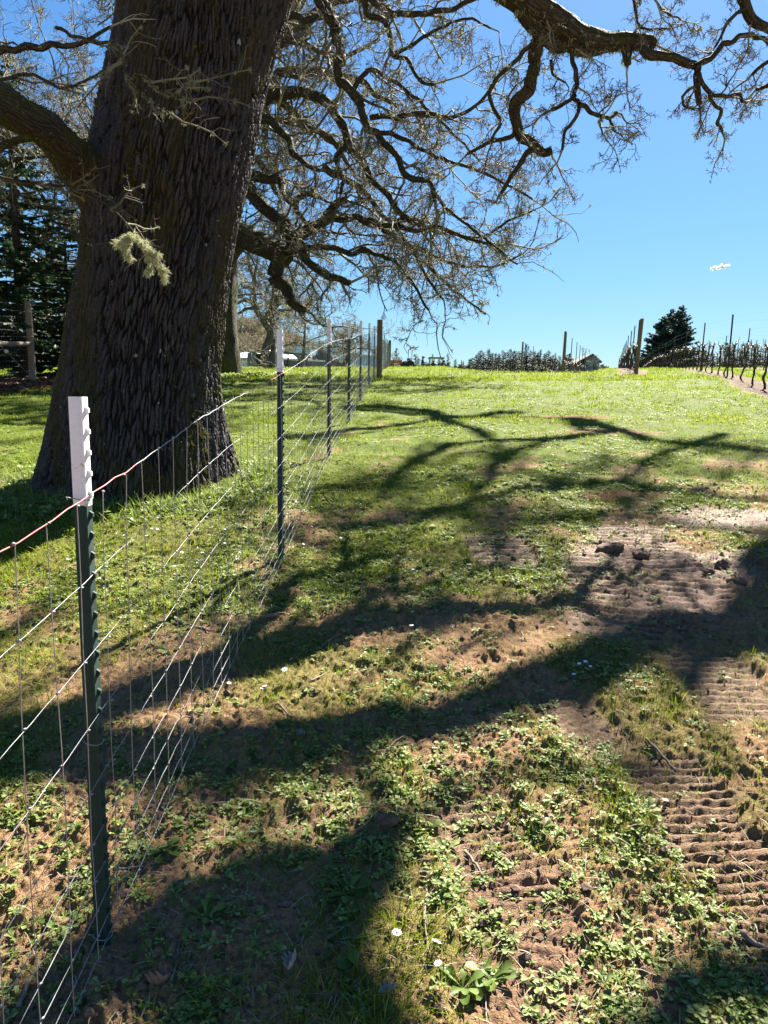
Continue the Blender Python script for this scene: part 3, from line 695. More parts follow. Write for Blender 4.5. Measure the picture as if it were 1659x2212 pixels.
fence = thing('wire_fence', 'long woven wire fence on green metal posts with white tops running up the slope', 'fence', loc=(fence_x(1.83), 1.83, 0))
fo = np.array(fence.location)
FY = [-1.35, 1.83, 4.9, 8.2, 11.3, 14.4, 18.0, 21.3]
FY2 = [26.2, 29.5, 32.8, 36.2, 39.6, 43.0]
def tpost(y, top, cap_len, studs=True, lean=0):
    x0 = fence_x(y); g = float(H(x0, y)); ht = top-g; base = np.array([x0, y, g])-fo
    def shape(z0, z1, gr=0.0, stud_z=()):
        mb = MB(); c = base
        mb.box(-.0025-gr, .0025+gr, -.017-gr, .017+gr, z0, z1, c=c)              # face plate
        mb.box(-.038-gr, -.0025-gr, -.0022-gr, .0022+gr, z0, z1, c=c)            # web seen from the side
        for z in stud_z:
            if z0 <= z < z1-.01:
                P = [(0.0025, 0, z-.012), (.012, 0, z-.004), (.012, 0, z+.006), (.0025, 0, z+.012)]
                mb.prism([(a+gr, -.0045, zz) for a, _, zz in P], (0, .009, 0), c)
        return mb
    sz = np.arange(.06, ht-.01, .054) if studs else []
    p = shape(-.3, ht-cap_len, 0, sz).build('fence_post', M_TPOST, fence)
    shape(ht-cap_len, ht, .0004, sz).build('white_cap', M_CAP, p)
    ring = []
    for hz in (ht-cap_len+.018, .62, .03):
        t = np.linspace(0, 2*np.pi, 15); ring.append((np.c_[-.016+.027*np.cos(t), .021*np.sin(t), np.full(15, hz)+.003*np.sin(t*2)]+base))
    tw = MB()
    for rg in ring: tw.tube(rg, .0016, 5)
    for q in (ring[0], ring[2]): tw.tube([q[7], q[7]+np.array([-.012, -.006, .004]), q[7]+np.array([-.014, .006, -.004])], .0015, 5)
    if y < 12: tw.build('tie_wire', M_WIRE, p, True)
tops = {-1.35: 1.2, 1.83: at(178, 857, 1.83)[2], 4.9: at(612, 712, 4.9)[2], 8.2: at(720, 690, 8.2)[2], 11.3: at(765, 692, 11.3)[2], 14.4: at(786, 693, 14.4)[2], 18.0: at(804, 698, 18.0)[2], 21.3: at(815, 704, 21.3)[2]}
for y in FY: tpost(y, tops[y], .28 if y < 20 else .30)
for y in FY2: tpost(y, float(H(fence_x(y), y))+1.52, .02, studs=False)
def round_post(x, y, h, r, parent, m, top=None, name='wooden_post', lean=(0, 0)):
    g = float(H(x, y)); z1 = top if top is not None else g+h
    P = [(x, y, g-.4), (x+lean[0]*.5, y+lean[1]*.5, (g+z1)/2), (x+lean[0], y+lean[1], z1)]
    P = np.array(P)-(np.array(parent.location) if parent else 0); return MB().tube(P, r, 18).build(name, m, parent, False)
round_post(fence_x(22.6)+.10, 22.6, 0, .085, fence, M_WOOD, top=at(821, 691, 22.6)[2])
round_post(fence_x(46.5), 46.5, 1.75, .085, fence, M_WOOD)

# wire heights from the posts in view (bottom to top)
WH = np.array([.035, .10, .175, .265, .375, .52, .70, .885, 1.085, 1.295])
def wire_path(h, y0, y1, step, wob):
    ys = np.arange(y0, y1, step); xs = fence_x(ys)+.0065
    g = np.interp(ys, np.linspace(-3, 50, 120), H(fence_x(np.linspace(-3, 50, 120)), np.linspace(-3, 50, 120)) )
    if len(ys) > 6: g = np.convolve(np.pad(g, 8, mode='edge'), np.ones(17)/17, 'valid')
    kx = vn(ys*9, ys*0+h*7, 3)-.5; kz = vn(ys*11, ys*0+h*5, 8)-.5
    cr = np.where((np.arange(len(ys)) % 2) == 0, 1, -1)
    return np.c_[xs+kx*.006*wob, ys, g+h+kz*.006*wob+cr*.0012*wob]
mesh_V = MB()
for i, h in enumerate(WH[:-1]):
    P = wire_path(h, -2.2, 46.5, .075, 1.0)-fo
    n1 = int((12+2.2)/.075); mesh_V.tube(P[:n1], .00115, 4, False); mesh_V.tube(P[n1-1::4], .0015, 3, False)

P = wire_path(WH[-1], -2.2, 46.5, .075, 1.2)-fo; yy = P[:, 1]+fo[1]
tw = MB().tube(P, .0017, 6, False).build('top_wire', [M_WIRE, M_REDW], fence, True)
red_z = ((yy > .4) & (yy < 2.15)) | ((yy > 4.2) & (yy < 5.0)); 
tw.data.polygons.foreach_set('material_index', np.repeat(red_z[:-1].astype(np.int32), 6))
st = MB()
for y in np.arange(-2.2, 46.3, .152):
    x = fence_x(y)+.0065; hs_ = np.linspace(0, WH[-1], 8 if y < 9 else 3); g = float(G(x, y)) if y > 12 else float(np.interp(y, [y], [G(x, y)]))
    p0 = wire_path(0, y, y+.3, .075, 0)[0]
    bow = rng.normal(0, .006); q = np.c_[x+.001+bow*np.sin(hs_*3)*.6, y+rng.normal(0, .003)+rng.normal(0, .0035, len(hs_)), p0[2]+.02+hs_*(1-.02/WH[-1])]-fo
    if y > 12: q = q[[0, -1]]
    st.tube(q, .0013 if y < 12 else .0018, 4 if y < 9 else 3, False)
st.build('stay_wires', M_RUSTW, fence, True)

for y in np.arange(-.07, 9.2, .152):
    base = wire_path(0, y, y+.3, .075, 0)[0]
    for h in WH:
        c = np.array([base[0]+.001, y, base[2]+h])-fo; mesh_V.tube([c+(-.001, -.005, .001), c+(0, 0, .0), c+(.001, .005, -.001)], [.0022, .0034, .0022], 5)
mesh_V.build('wire_mesh', M_WIRE, fence, True)['kind'] = 'stuff'

# ------------------------------------------------------------------ big oak: trunk
def trunk_profile():
    T = [(1150,25,560),(1110,62,520),(1050,82,508),(980,100,492),(900,118,478),(800,138,470),(700,152,478),(600,166,490),(500,172,504),(400,176,528),(300,192,547),(200,212,562),(100,236,584),(0,252,612)]
    out = []
    for py, xl, xr in T:
        a, b = at(xl, py, 6.95), at(xr, py, 6.95); out.append(((a[0]+b[0])/2, a[2], (b[0]-a[0])/2*.965))
    return np.array(out)
TP = trunk_profile()
TP = np.vstack([[TP[0, 0]-.02, .3, TP[0, 2]+.10], TP, [TP[-1, 0]+.25, 6.2, .84], [TP[-1, 0]+.55, 7.4, .62]])
def trunk_c(z): return np.interp(z, TP[:, 1], TP[:, 0]), 6.95+.03*z, np.interp(z, TP[:, 1], TP[:, 2])
def build_trunk():
    nz, na = 820, 760
    z = np.linspace(.35, 7.3, nz)[:, None]; a = np.linspace(0, 2*np.pi, na+1)[None, :]
    k5 = np.ones(41)/41
    def sm(v): return np.convolve(np.pad(v, 20, mode='edge'), k5, 'valid')
    cx, cy, r = trunk_c(z[:, 0]); cx, r = sm(cx)[:, None], sm(r)[:, None]; cy = cy[:, None]
    A = np.repeat(a, nz, 0); Z = np.repeat(z, na+1, 1)
    ca, sa = np.cos(A), np.sin(A)
    # root flare lobes and slow lumps
    lob = sstep(2.2, .5, Z)*(.05*np.sin(A*4+1.3)+.04*np.sin(A*7+.4)) + .045*(fbm(ca*1.6+Z*.7, sa*1.6+Z*.4, 7, 3)-.5)*2
    # knot where the left limb leaves
    u = A*.72; v = Z
    wrp = (fbm(ca*3+v*1.2, sa*3, 12, 3)-.5)*.20; swirl = sstep(3.6, 5.2, Z)*sstep(-.4, .6, ca)*(Z-3.6)*.16
    lean = -.10*Z
    dist_k = np.hypot((A-(-.95 % 6.283))*.8, (Z-3.75)*1.0)
    uu = (u+wrp*.35+swirl+lean*.2 + .05*np.exp(-(dist_k/.35)**2))*33; vv = (v+wrp*.6)*3.6
    uu2 = uu + (fbm(uu*.35, vv*1.3, 17, 3)-.5)*1.2 + (vn(uu*.8, vv*5, 18)-.5)*.25
    f1, f2 = worley(uu2, vv, 5); e = f2-f1
    fn_ = fbm(uu2*.50, vv*.20, 51, 3); fur = sstep(.0, .055, np.abs(fn_-.5)); fn2 = fbm(uu2*.9+5, vv*.30, 52, 3); fur2 = sstep(.0, .05, np.abs(fn2-.5))
    plate = sstep(.03, .30, e)*(.30+.70*fur)*(.70+.30*fur2)
    g1, g2 = worley(uu2*1.1+9, vv*5.5, 15); fine = sstep(0, .3, g2-g1)
    ridge = fbm(uu*.5, vv*.16, 19, 2)
    mossm = sstep(.54, .68, fbm(ca*2.2+v*.9, sa*2.2-v*.5, 23, 4))
    d = .048*(plate-.7)*(.55+.8*ridge) + .007*(fine-.5) + .012*(ridge-.5) + .006*(vn(uu*5, vv*6, 3)-.5)
    d = d*(1-.35*mossm) + mossm*(.012+.016*fbm(uu*3, vv*5, 31, 3))
    rr = r*(1+lob)+d
    X = cx+rr*ca; Y = cy+rr*sa
    V = np.stack([X, Y, Z], -1).reshape(-1, 3); c = na+1
    i = np.arange(nz-1)[:, None]*c + np.arange(na)[None, :]
    F = np.stack([i, i+1, i+c+1, i+c], -1).reshape(-1, 4)
    m, n, b = mat('old_oak_trunk_bark')
    fn = noise(n, 45, 6, .7); pat = noise(n, 2.2, 5, .65)
    pl = attr(n, 'plate')
    base = mixc(n, ramp(n, fn, [(.35, 0.), (.7, 1.)]), (.036,.032,.032), (.115,.107,.108))
    base = mixc(n, ramp(n, pat, [(.42, 0.), (.7, .5)]), base, (.065,.050,.040))
    base = mixc(n, ramp(n, pl, [(.2, 1.), (.7, 0.)]), base, (.007,.005,.0045))
    base = mixc(n, ramp(n, noise(n, 7, 5, .7), [(.63, 0.), (.69, .55)]), base, (.27,.27,.28))
    base = mixc(n, attr(n, 'moss'), base, ramp(n, noise(n, 38, 4, .7), [(.3, (.030,.028,.008)), (.55, (.062,.054,.012)), (.75, (.11,.085,.02))]))
    base = mixc(n, ramp(n, noise(n, 10, 3, .4), [(.735, 0.), (.745, .9)]), base, (.50,.54,.54))
    n.links.new(base, b.inputs['Base Color']); b.inputs['Roughness'].default_value = .8; b.inputs['Specular IOR Level'].default_value = .35
    bump(n, b, fn, .7, .012)
    root = thing('old_oak', 'huge leaning oak with deeply furrowed dark bark right behind the wire fence', 'tree', loc=(-2.35, 6.95, .85))
    o = mk('trunk', V-np.array(root.location), F, m, root, attrs=dict(plate=plate.ravel(), moss=(mossm*.85).ravel()))
    return root
oak = build_trunk()
# ------------------------------------------------------------------ branch growth
def unit(v): return v/(np.linalg.norm(v, axis=-1, keepdims=True)+1e-9)
def grow(P0, D, L, r0, S=5, wig=.3, trop=(0, 0, 0), rend=.45, r=rng):
    """N branches of S segments -> (N,S+1,3), (N,S+1)"""
    D = unit(D); P = [P0]; d = D
    for s in range(S):
        d = unit(d + r.normal(0, wig, d.shape) + np.asarray(trop)[None, :]); P.append(P[-1]+d*(L/S)[:, None])
    t = np.linspace(0, 1, S+1)[None, :]
    return np.stack(P, 1), r0[:, None]*(1-t*(1-rend))
def sprout(P, Rr, per, tmin, ang, Lf, rf, r=rng, up=0.):
    """children along each of the parent branches; Lf = (lo, hi) times parent length"""
    N, S, _ = P.shape; i = np.repeat(np.arange(N), per); M2 = len(i)
    t = tmin+(1-tmin)*r.random(M2); f = t*(S-1); k = np.minimum(f.astype(int), S-2); u = (f-k)[:, None]
    base = P[i, k]*(1-u)+P[i, k+1]*u; tan = unit(P[i, k+1]-P[i, k]); rad = Rr[i, k]*(1-u[:, 0])+Rr[i, k+1]*u[:, 0]
    rnd = unit(np.cross(tan, r.normal(0, 1, (M2, 3)))); a = np.radians(r.uniform(*ang, M2))[:, None]
    d = tan*np.cos(a)+rnd*np.sin(a); d[:, 2] += up
    plen = np.linalg.norm(P[i, -1]-P[i, 0], axis=1)
    return base, unit(d), plen*r.uniform(*Lf, M2)*(1.25-.6*t), rad*rf

def ragged(P, amp):
    P = P.copy(); n = len(P); P[1:, :3] += rng.normal(0, 1, (n-1, 3))*amp*P[1:, 3:4]; return P

def limb_mesh(Pr, name, parent, k=12, step=None, rough=.16, m=None, kink=None):
    """thick gnarled limb; rows x,y,z,r in world space"""
    rm = Pr[:, 3].max(); q0 = spline(Pr, rm*3.2); kink = kink if kink is not None else (.10 if name == 'trunk' or name == 'vine_trunk' else (.20 if k >= 14 else .38)); q = spline(ragged(q0, kink), step or max(.03, rm*.45))
    V, F, (N, S, kk) = tube_arr(q[None, :, :3], q[None, :, 3], k)
    a = np.tile(np.arange(k)*2*np.pi/k, S); s = np.repeat(np.cumsum(np.r_[0, np.linalg.norm(np.diff(q[:, :3], axis=0), axis=1)]), k)
    C = np.repeat(q[:, :3], k, 0); rr = np.repeat(q[:, 3], k); sd = rng.integers(1000)
    d = (fbm(np.cos(a)*1.2+s/rm*.25, np.sin(a)*1.2+s/rm*.35, sd, 3)-.5)*2*rough + (fbm(np.cos(a)*4+s/rm, np.sin(a)*4, sd+5, 2)-.5)*rough
    V = C+(V-C)*(1+d[:, None]); n = len(V)
    tip = q[-1, :3]+unit(q[-1, :3]-q[-2, :3])*q[-1, 3]*.5
    V = np.vstack([V, tip]); cap = [[n-k+j, n-k+(j+1) % k, n] for j in range(k)]
    uv = np.c_[np.r_[a*rm, 0], np.r_[s, s[-1]]]
    po = np.array(parent.location) if parent is not None else 0
    return mk(name, V-po, [F, np.array(cap)], m or M_LIMB, parent, uv=uv), q

def clumps(P, n, size, per, r=rng, hang=.4, wd=.35):
    """fuzzy tufts of little strips about the given points -> V, F, tint"""
    i = r.integers(0, len(P), n); c = P[i]; i2 = np.repeat(np.arange(n), per); M2 = len(i2)
    s = size*(.4+1.0*r.random(n))[i2]; d = unit(r.normal(0, 1, (M2, 3))+np.array([0, 0, -hang])); o = unit(r.normal(0, 1, (M2, 3)))*(s*.35*r.random(M2))[:, None]
    side = unit(np.cross(d, r.normal(0, 1, (M2, 3)))); b = c[i2]+o; L = s*(.5+.6*r.random(M2)); w_ = L*wd*.5
    mid = b+d*(L*.5)[:, None]+side*(L*.15)[:, None]; tip = b+d*L[:, None]+np.array([0, 0, -1.])*(L*.25*hang)[:, None]
    V = np.stack([b-side*w_[:, None]*.6, b+side*w_[:, None]*.6, mid+side*w_[:, None], mid-side*w_[:, None], tip+side*w_[:, None]*.3, tip-side*w_[:, None]*.3], 1).reshape(-1, 3)
    k = np.arange(M2)[:, None]*6; F = np.concatenate([k+np.array([0, 1, 2, 3]), k+np.array([3, 2, 4, 5])])
    return V, F, np.repeat(np.clip(r.random(n)[i2]*.7+r.random(M2)*.3, 0, 1), 6)

def fill_crown(parent, seeds, cfg, name='twig_growth', m1=None, m2=None, keep=None, r=rng):
    """seeds: (P0, D, L, r0). cfg: list of dict per level. Returns list of levels (P,R)"""
    po = np.array(parent.location); lv = []; P, Rr = grow(*seeds, S=cfg[0]['S'], wig=cfg[0]['wig'], trop=cfg[0].get('trop', (0, 0, 0)), r=r)
    lv.append((P, Rr))
    for c in cfg[1:]:
        s = sprout(lv[-1][0], lv[-1][1], c['per'], c.get('tmin', .2), c.get('ang', (30, 70)), c['Lf'], c.get('rf', .6), r=r, up=c.get('up', 0))
        if keep is not None:
            kk = keep(s[0]); s = tuple(v[kk] for v in s)
        L = np.clip(s[2], c.get('Lmin', .05), c.get('Lmax', 9)); rr = np.maximum(s[3], c['rmin'])
        lv.append(grow(s[0], s[1], L, rr, S=c['S'], wig=c['wig'], trop=c.get('trop', (0, 0, 0)), rend=c.get('rend', .5), r=r))
    Vs, Fs, mi, nn = [], [], [], 0
    for j, (P, Rr) in enumerate(lv):
        V, F, _ = tube_arr(P, Rr, 5 if j == 0 else (4 if j == 1 else 3)); Vs.append(V-po); Fs.append(F+nn); nn += len(V)
        mi.append(np.full(len(F), 0 if j < 2 else 1))
    o = mk(name, np.concatenate(Vs), np.concatenate(Fs), [m1 or M_TWIG, m2 or M_TWIGB], parent, mi=np.concatenate(mi)); o['kind'] = 'stuff'
    return lv

def seeds_on(limbs, spacing, Lr, rf=.45, rmax=.05, tmin=.1, up=0., r=rng, side=None, ang=(35, 85)):
    B, D, L, Rr = [], [], [], []
    for q in limbs:
        s = np.r_[0, np.cumsum(np.linalg.norm(np.diff(q[:, :3], axis=0), axis=1))]; tot = s[-1]
        n = max(2, int(tot*(1-tmin)/spacing)); t = tot*(tmin+(1-tmin)*(np.arange(n)+r.random(n))/n)
        P = np.stack([np.interp(t, s, q[:, j]) for j in range(4)], 1); P2 = np.stack([np.interp(np.minimum(t+.1, tot), s, q[:, j]) for j in range(3)], 1)
        P1 = np.stack([np.interp(np.maximum(t-.1, 0), s, q[:, j]) for j in range(3)], 1); tan = unit(P2-P1)
        rnd = unit(np.cross(tan, r.normal(0, 1, (n, 3)))); a = np.radians(r.uniform(*ang, n))[:, None]; d = tan*np.cos(a)+rnd*np.sin(a); d[:, 2] += up
        if side is not None: d = d+np.asarray(side)
        B.append(P[:, :3]); D.append(unit(d)); L.append(r.uniform(*Lr, n)*(1.15-.45*t/tot)); Rr.append(np.minimum(P[:, 3]*rf, rmax))
        B.append(q[-1:, :3]); D.append(tan[-1:]); L.append(np.array([Lr[1]*.8])); Rr.append(np.minimum(q[-1:, 3]*.7, rmax))
    return np.concatenate(B), np.concatenate(D), np.concatenate(L), np.maximum(np.concatenate(Rr), .008)

def pxlimb(pts, Ys, r0, r1):
    """pts photo pixels; Ys depth(s) in metres; radii in pixels"""
    n = len(pts); Ys = np.interp(np.linspace(0, 1, n), np.linspace(0, 1, len(np.atleast_1d(Ys))), np.atleast_1d(Ys)); rp = np.linspace(r0, r1, n)
    return np.array([list(at(p[0], p[1], y))+[rr*y/PF] for p, y, rr in zip(pts, Ys, rp)])

CFG_NEAR = [dict(S=6, wig=.26), dict(S=5, wig=.32, per=5, Lf=(.35, .7), rmin=.0055, Lmax=1.0), dict(S=4, wig=.3, per=4, Lf=(.35, .7), rmin=.0032, Lmax=.45), dict(S=3, wig=.25, per=4, Lf=(.3, .6), rmin=.0022, Lmax=.16, Lmin=.04, rend=1.15)]

# ------------------------------------------------------------------ limbs of the big oak
O1 = []
def L1(pts, Ys, r0, r1, k=14, lst=O1, par=None, rough=.16):
    o, q = limb_mesh(pxlimb(pts, Ys, r0, r1), 'limb', par or oak, k, rough=rough); lst.append(q); return q
# big left limb
def left_limb():
    P = pxlimb([(235,415),(172,350),(135,308),(90,272),(40,242),(-20,215),(-140,180),(-330,110)], [6.9,6.5,6.2,5.9,5.6,5.3,5.0,4.7], 58, 34)
    P[:, 3] = [.34,.195,.15,.135,.128,.124,.12,.1]; o, q = limb_mesh(P, 'limb', oak, 28, .045, rough=.13, kink=.08); return q
LL = left_limb()
# limb entering at the top right, with its moss cushion and the forks beneath
RL = []
a_ = L1([(820,-330),(960,-160),(1060,-60),(1128,-5),(1180,26),(1225,60),(1262,80),(1305,88),(1358,88),(1404,90)], [7.2,7.45,7.7,7.9,8.05,8.2,8.35,8.5,8.62,8.75], 34, 14, 22, RL)
L1([(1090,-40),(1135,25),(1165,70),(1200,95),(1250,103),(1300,104),(1340,100)], [7.85,8.0,8.1,8.2,8.35,8.5,8.6], 17, 9, 16, RL)
L1([(1318,90),(1348,112),(1356,140)], [8.55,8.6,8.6], 15, 7, 12, RL, rough=.3)
THIN = []
for pts, r0, r1 in (([(1385,105),(1443,121),(1481,130),(1503,142),(1506,186),(1511,226)], 9, 6), ([(1503,142),(1533,128),(1555,104),(1592,86),(1622,74),(1665,96)], 6, 4),
                    ([(1510,158),(1529,200),(1562,208),(1600,206),(1602,222)], 5, 3), ([(1533,203),(1541,227),(1559,238),(1551,264),(1561,284)], 4, 3), ([(1516,178),(1480,200),(1476,226),(1500,236)], 3, 2),
                    ([(1168,70),(1161,141),(1139,193),(1113,219),(1113,260),(1124,290),(1150,308),(1168,331),(1190,328)], 14, 8), ([(1154,322),(1124,349),(1101,387),(1083,416)], 6, 4),
                    ([(1113,288),(1079,301),(1040,316),(1010,330)], 5, 3), ([(1165,76),(1124,123),(1064,182),(1062,223),(1079,260),(1064,300)], 5, 3),
                    ([(1235,112),(1245,167),(1243,208),(1251,225),(1239,260),(1220,286),(1215,322)], 5, 3), ([(1251,225),(1284,245),(1317,256),(1330,242)], 5, 3), ([(1317,256),(1328,282),(1345,294)], 2.5, 1.5), ([(1298,250),(1296,268),(1302,288)], 2.5, 1.5),
                    ([(1243,205),(1218,224),(1192,236)], 4, 4), ([(1190,130),(1196,160),(1222,178)], 3, 2), ([(1580,-60),(1600,5),(1624,36),(1665,60)], 12, 9), ([(1612,20),(1580,40),(1560,70),(1545,100)], 4, 2), ([(1665,130),(1640,145),(1625,160)], 4, 3),
                    ([(1665,180),(1648,190),(1632,192)], 4, 3), ([(1360,-60),(1372,20),(1385,60),(1440,62)], 3, 2), ([(1400,-30),(1430,20),(1470,42)], 2.5, 1.5)):
    L1(pts, [8.5, 8.7] if pts[0][0] > 1300 else [8.15, 8.4], r0, r1, 9, THIN, rough=.22)
tw = fill_crown(oak, seeds_on(THIN+RL, 1.1, (.2, .6), rmax=.013, up=.1), CFG_NEAR, name='twig_growth')
TWP = np.concatenate([tw[0][0].reshape(-1, 3)] + [q[:, :3] for q in THIN])
def fuzz(name, P, n, size, per, m, par, **k):
    V, F, T = clumps(P, n, size, per, **k); o = mk(name, V-np.array(par.location), F, m, par, attrs=dict(tint=T)); o['kind'] = 'stuff'; return o
fuzz('lichen', TWP, 220, .045, 14, M_LICHEN, oak, wd=.22)
def surf_pts(qs, n, zmin=-.2, r=rng):
    """points on the upper side of limbs"""
    q = np.concatenate(qs); wgt = q[:, 3]/q[:, 3].sum(); i = r.choice(len(q), n, p=wgt); d = unit(r.normal(0, 1, (n, 3))+np.array([0, 0, zmin])); return q[i, :3]+d*q[i, 3:4]*.96
fuzz('moss', surf_pts(RL+THIN[5:6], 2600, .7), 2600, .030, 8, M_MOSS, oak, wd=.25)
fuzz('moss', surf_pts([LL], 1500, .8), 1500, .035, 8, M_MOSS, oak, wd=.2)
fuzz('lichen', surf_pts(RL, 500, -.8), 260, .05, 9, M_LICHEN, oak, wd=.16, hang=1.6)

# limbs above the picture, lifted from the shadows they cast on the slope
def lift(px, py, h, ty=0):
    g = gp(px, py); return g+SUN*(h/SUN[2])
def shadow_limb(pts, h, half, pre=None, post=None, k=12):
    """pts photo pixels on the ground, half = half height of the shadow band in pixels"""
    n = len(pts); hs_ = np.interp(np.linspace(0, 1, n), np.linspace(0, 1, len(np.atleast_1d(h))), np.atleast_1d(h)); hf = np.interp(np.linspace(0, 1, n), np.linspace(0, 1, len(half)), half); rows = []
    for p, hh, f in zip(pts, hs_, hf):
        a, b = gp(p[0], p[1]-f), gp(p[0], p[1]+f); wdt = np.linalg.norm(a[:2]-b[:2]); rows.append(list(lift(p[0], p[1], hh))+[wdt*.5*.74])
    P = np.array(rows)
    if pre is not None: P = np.vstack([np.array(pre), P])
    elif OV:                                   # joined to the nearest limb already there
        c = np.concatenate(OV); d = np.linalg.norm(c[:, :3]-P[0, :3], axis=1)-.5*c[:, 2]; j = c[np.argmin(d)]; m_ = (j+P[0])/2; m_[2] += .4; m_[3] = P[0, 3]*.5; j = j.copy(); j[3] = P[0, 3]*.55
        P = np.vstack([j, m_, P])
    o, q = limb_mesh(P, 'limb', oak, k, step=.18, rough=.10); return q
OV = []
tx, ty_, tr = trunk_c(7.0)
OV.append(shadow_limb([(-250,1800),(0,1690),(230,1640),(600,1608),(800,1582),(1000,1532),(1300,1456),(1500,1412),(1659,1372),(1850,1300)], [9.5, 10], [58, 60, 56, 44, 36], pre=[(tx-.1, ty_, 6.9, .45), (tx+.5, ty_+1.0, 8.6, .34)]))
OV.append(shadow_limb([(1480,1412),(1560,1350),(1600,1290),(1659,1210),(1760,1100)], [10, 10.5], [28, 22, 14]))
OV.append(shadow_limb([(-100,2380),(120,2200),(330,2080),(520,2020),(700,1960),(800,1880),(838,1815)], [7.9, 7.6], [150, 150, 145, 140, 120, 55], pre=[(tx, ty_, 6.4, .4)]))
OV.append(shadow_limb([(300,2350),(520,2230),(700,2140),(830,2150),(900,2300),(960,2450)], [7.5, 7.8], [150, 130, 100, 80]))
OV.append(shadow_limb([(1340,2330),(1450,2180),(1560,2150),(1720,2130),(1900,2090)], [7.8, 8.5], [75, 75, 60]))
MIDB = [([(600,1150),(760,1140),(880,1132),(1000,1092),(1100,1070),(1300,1042),(1500,1065),(1700,1085)], 12.0, [11, 9, 7]),
        ([(660,1075),(830,1050),(900,992),(1000,958),(1180,950),(1300,935)], 12.6, [9, 7, 5]), ([(1230,900),(1350,932),(1500,962),(1700,975)], 13.4, [8, 6, 5]),
        ([(740,880),(900,886),(1050,942)], 13.6, [5, 6, 5]),
        ([(0,1375),(140,1340),(300,1310)], 9.0, [16, 8]),
        ([(1000,1180),(1200,1120),(1450,1130),(1700,1150)], 12.6, [7, 9, 6]), ([(600,945),(760,930),(950,905),(1120,890)], 13.6, [6, 6, 4]), ([(1000,1090),(1080,1000),(1150,960)], 12.8, [8, 6]), ([(1330,1045),(1420,985),(1560,940)], 13.3, [6, 5])]
MID = []
for p_, h_, f_ in MIDB: OV.append(shadow_limb(p_, h_, [v*.66 for v in f_])); MID.append(OV[-1])
# leaders that carry the crown
def lead(pts):
    o, q = limb_mesh(np.array(pts, float), 'limb', oak, 16, step=.2, rough=.12); OV.append(q)
lead([(tx, ty_, 6.9, .48), (tx-.2, ty_+.9, 8.8, .38), (-2.4, 9.0, 11.2, .28), (-3.6, 11.5, 13.5, .18), (-4.2, 14, 15.5, .10)])
lead([(tx, ty_, 6.9, .42), (tx-.6, ty_+.4, 8.8, .3), (-3.8, 8.4, 11, .2), (-5.5, 9.5, 13, .1)])
lead([(tx+.2, ty_, 6.8, .30), (1.0, 6.8, 8.2, .2), (3.8, 7.6, 8.8, .13), (6.5, 9, 9.3, .08)])
CFG_OV = [dict(S=6, wig=.25), dict(S=5, wig=.3, per=4, Lf=(.4, .75), rmin=.009, Lmax=1.4), dict(S=3, wig=.3, per=4, Lf=(.4, .7), rmin=.006, Lmax=.6)]
# keep the overhead growth above the top edge of the picture
def above(P): return (P[:, 2]-EYE) > .60*P[:, 1]
sd_ = seeds_on(OV, .95, (.8, 2.0), rmax=.04, up=.5); kk = above(sd_[0]); sd_ = tuple(v[kk] for v in sd_)
fill_crown(oak, sd_, CFG_OV, keep=above)
CFG_MD = [dict(S=6, wig=.35), dict(S=5, wig=.4, per=6, Lf=(.4, .8), rmin=.016, Lmax=1.2), dict(S=3, wig=.4, per=6, Lf=(.4, .8), rmin=.011, Lmax=.6)]
sd_ = seeds_on(MID, .42, (.5, 1.7), rmax=.035, up=.2); kk = above(sd_[0]); fill_crown(oak, tuple(v[kk] for v in sd_), CFG_MD, keep=above)

# lichened twigs hanging in front of the trunk and the bright tuft
HG = []
for pts, Y, r0, r1 in (([(120,60),(200,90),(255,100),(276,171),(309,204),(371,247)], [5.3, 5.0], 3.5, 1.6), ([(276,168),(309,165),(349,200),(418,219)], [5.1, 5.0], 2.8, 1.6), ([(340,194),(371,205),(418,178)], [5.0, 5.0], 2, 1.3),
                       ([(-60,190),(60,160),(140,190),(230,150)], [5.6, 5.4], 4, 2), ([(-40,110),(60,100),(160,95),(240,60)], [6.0, 6.2], 8, 3), ([(120,480),(200,530),(262,512),(300,520),(345,535),(352,528)], [5.2, 5.0], 2.4, 1.8),
                       ([(120,380),(180,420),(230,440),(290,500)], [5.4, 5.3], 3, 1.6), ([(300,520),(318,545),(345,565),(358,590)], [5.0, 5.0], 2, 1.4), ([(-40,370),(40,395),(110,400),(165,405)], [6.2, 6.3], 5, 2)):
    o, q = limb_mesh(pxlimb(pts, Y, r0, r1), 'limb', oak, 6, .05, rough=.3); HG.append(q)
tw3 = fill_crown(oak, seeds_on(HG[:5]+HG[6:7]+HG[8:], .22, (.15, .5), rmax=.006), [dict(S=4, wig=.3), dict(S=3, wig=.3, per=4, Lf=(.4, .7), rmin=.0022, Lmax=.2), dict(S=3, wig=.3, per=2, Lf=(.4, .7), rmin=.0016, Lmax=.08)])
fuzz('lichen', np.concatenate([tw3[0][0].reshape(-1, 3)]+[q[:, :3] for q in HG[:5]]), 1100, .019, 12, M_LICHEN, oak, wd=.16)
def tuft():
    C = []
    for (x0, y0, x1, y1, w_) in ((286,506,246,531,15), (266,530,280,562,10), (284,510,270,535,14), (298,516,318,540,10), (316,536,343,552,11), (336,562,356,585,9), (352,582,356,606,7), (318,545,322,568,6), (326,580,318,592,4)):
        t = rng.random(46)[:, None]; p = np.array([x0, y0])*(1-t)+np.array([x1, y1])*t+rng.normal(0, w_*.22, (46, 2)); C += [at(a, b, 5.0+rng.normal(0, .03)) for a, b in p]
    fuzz('lichen', np.array(C), 800, .026, 14, leafy('pale_lichen', [(0, (.50,.50,.26)), (1, (.86,.86,.52))], .35, .8, .1, (.6,.62,.38)), oak, wd=.13, hang=.5)
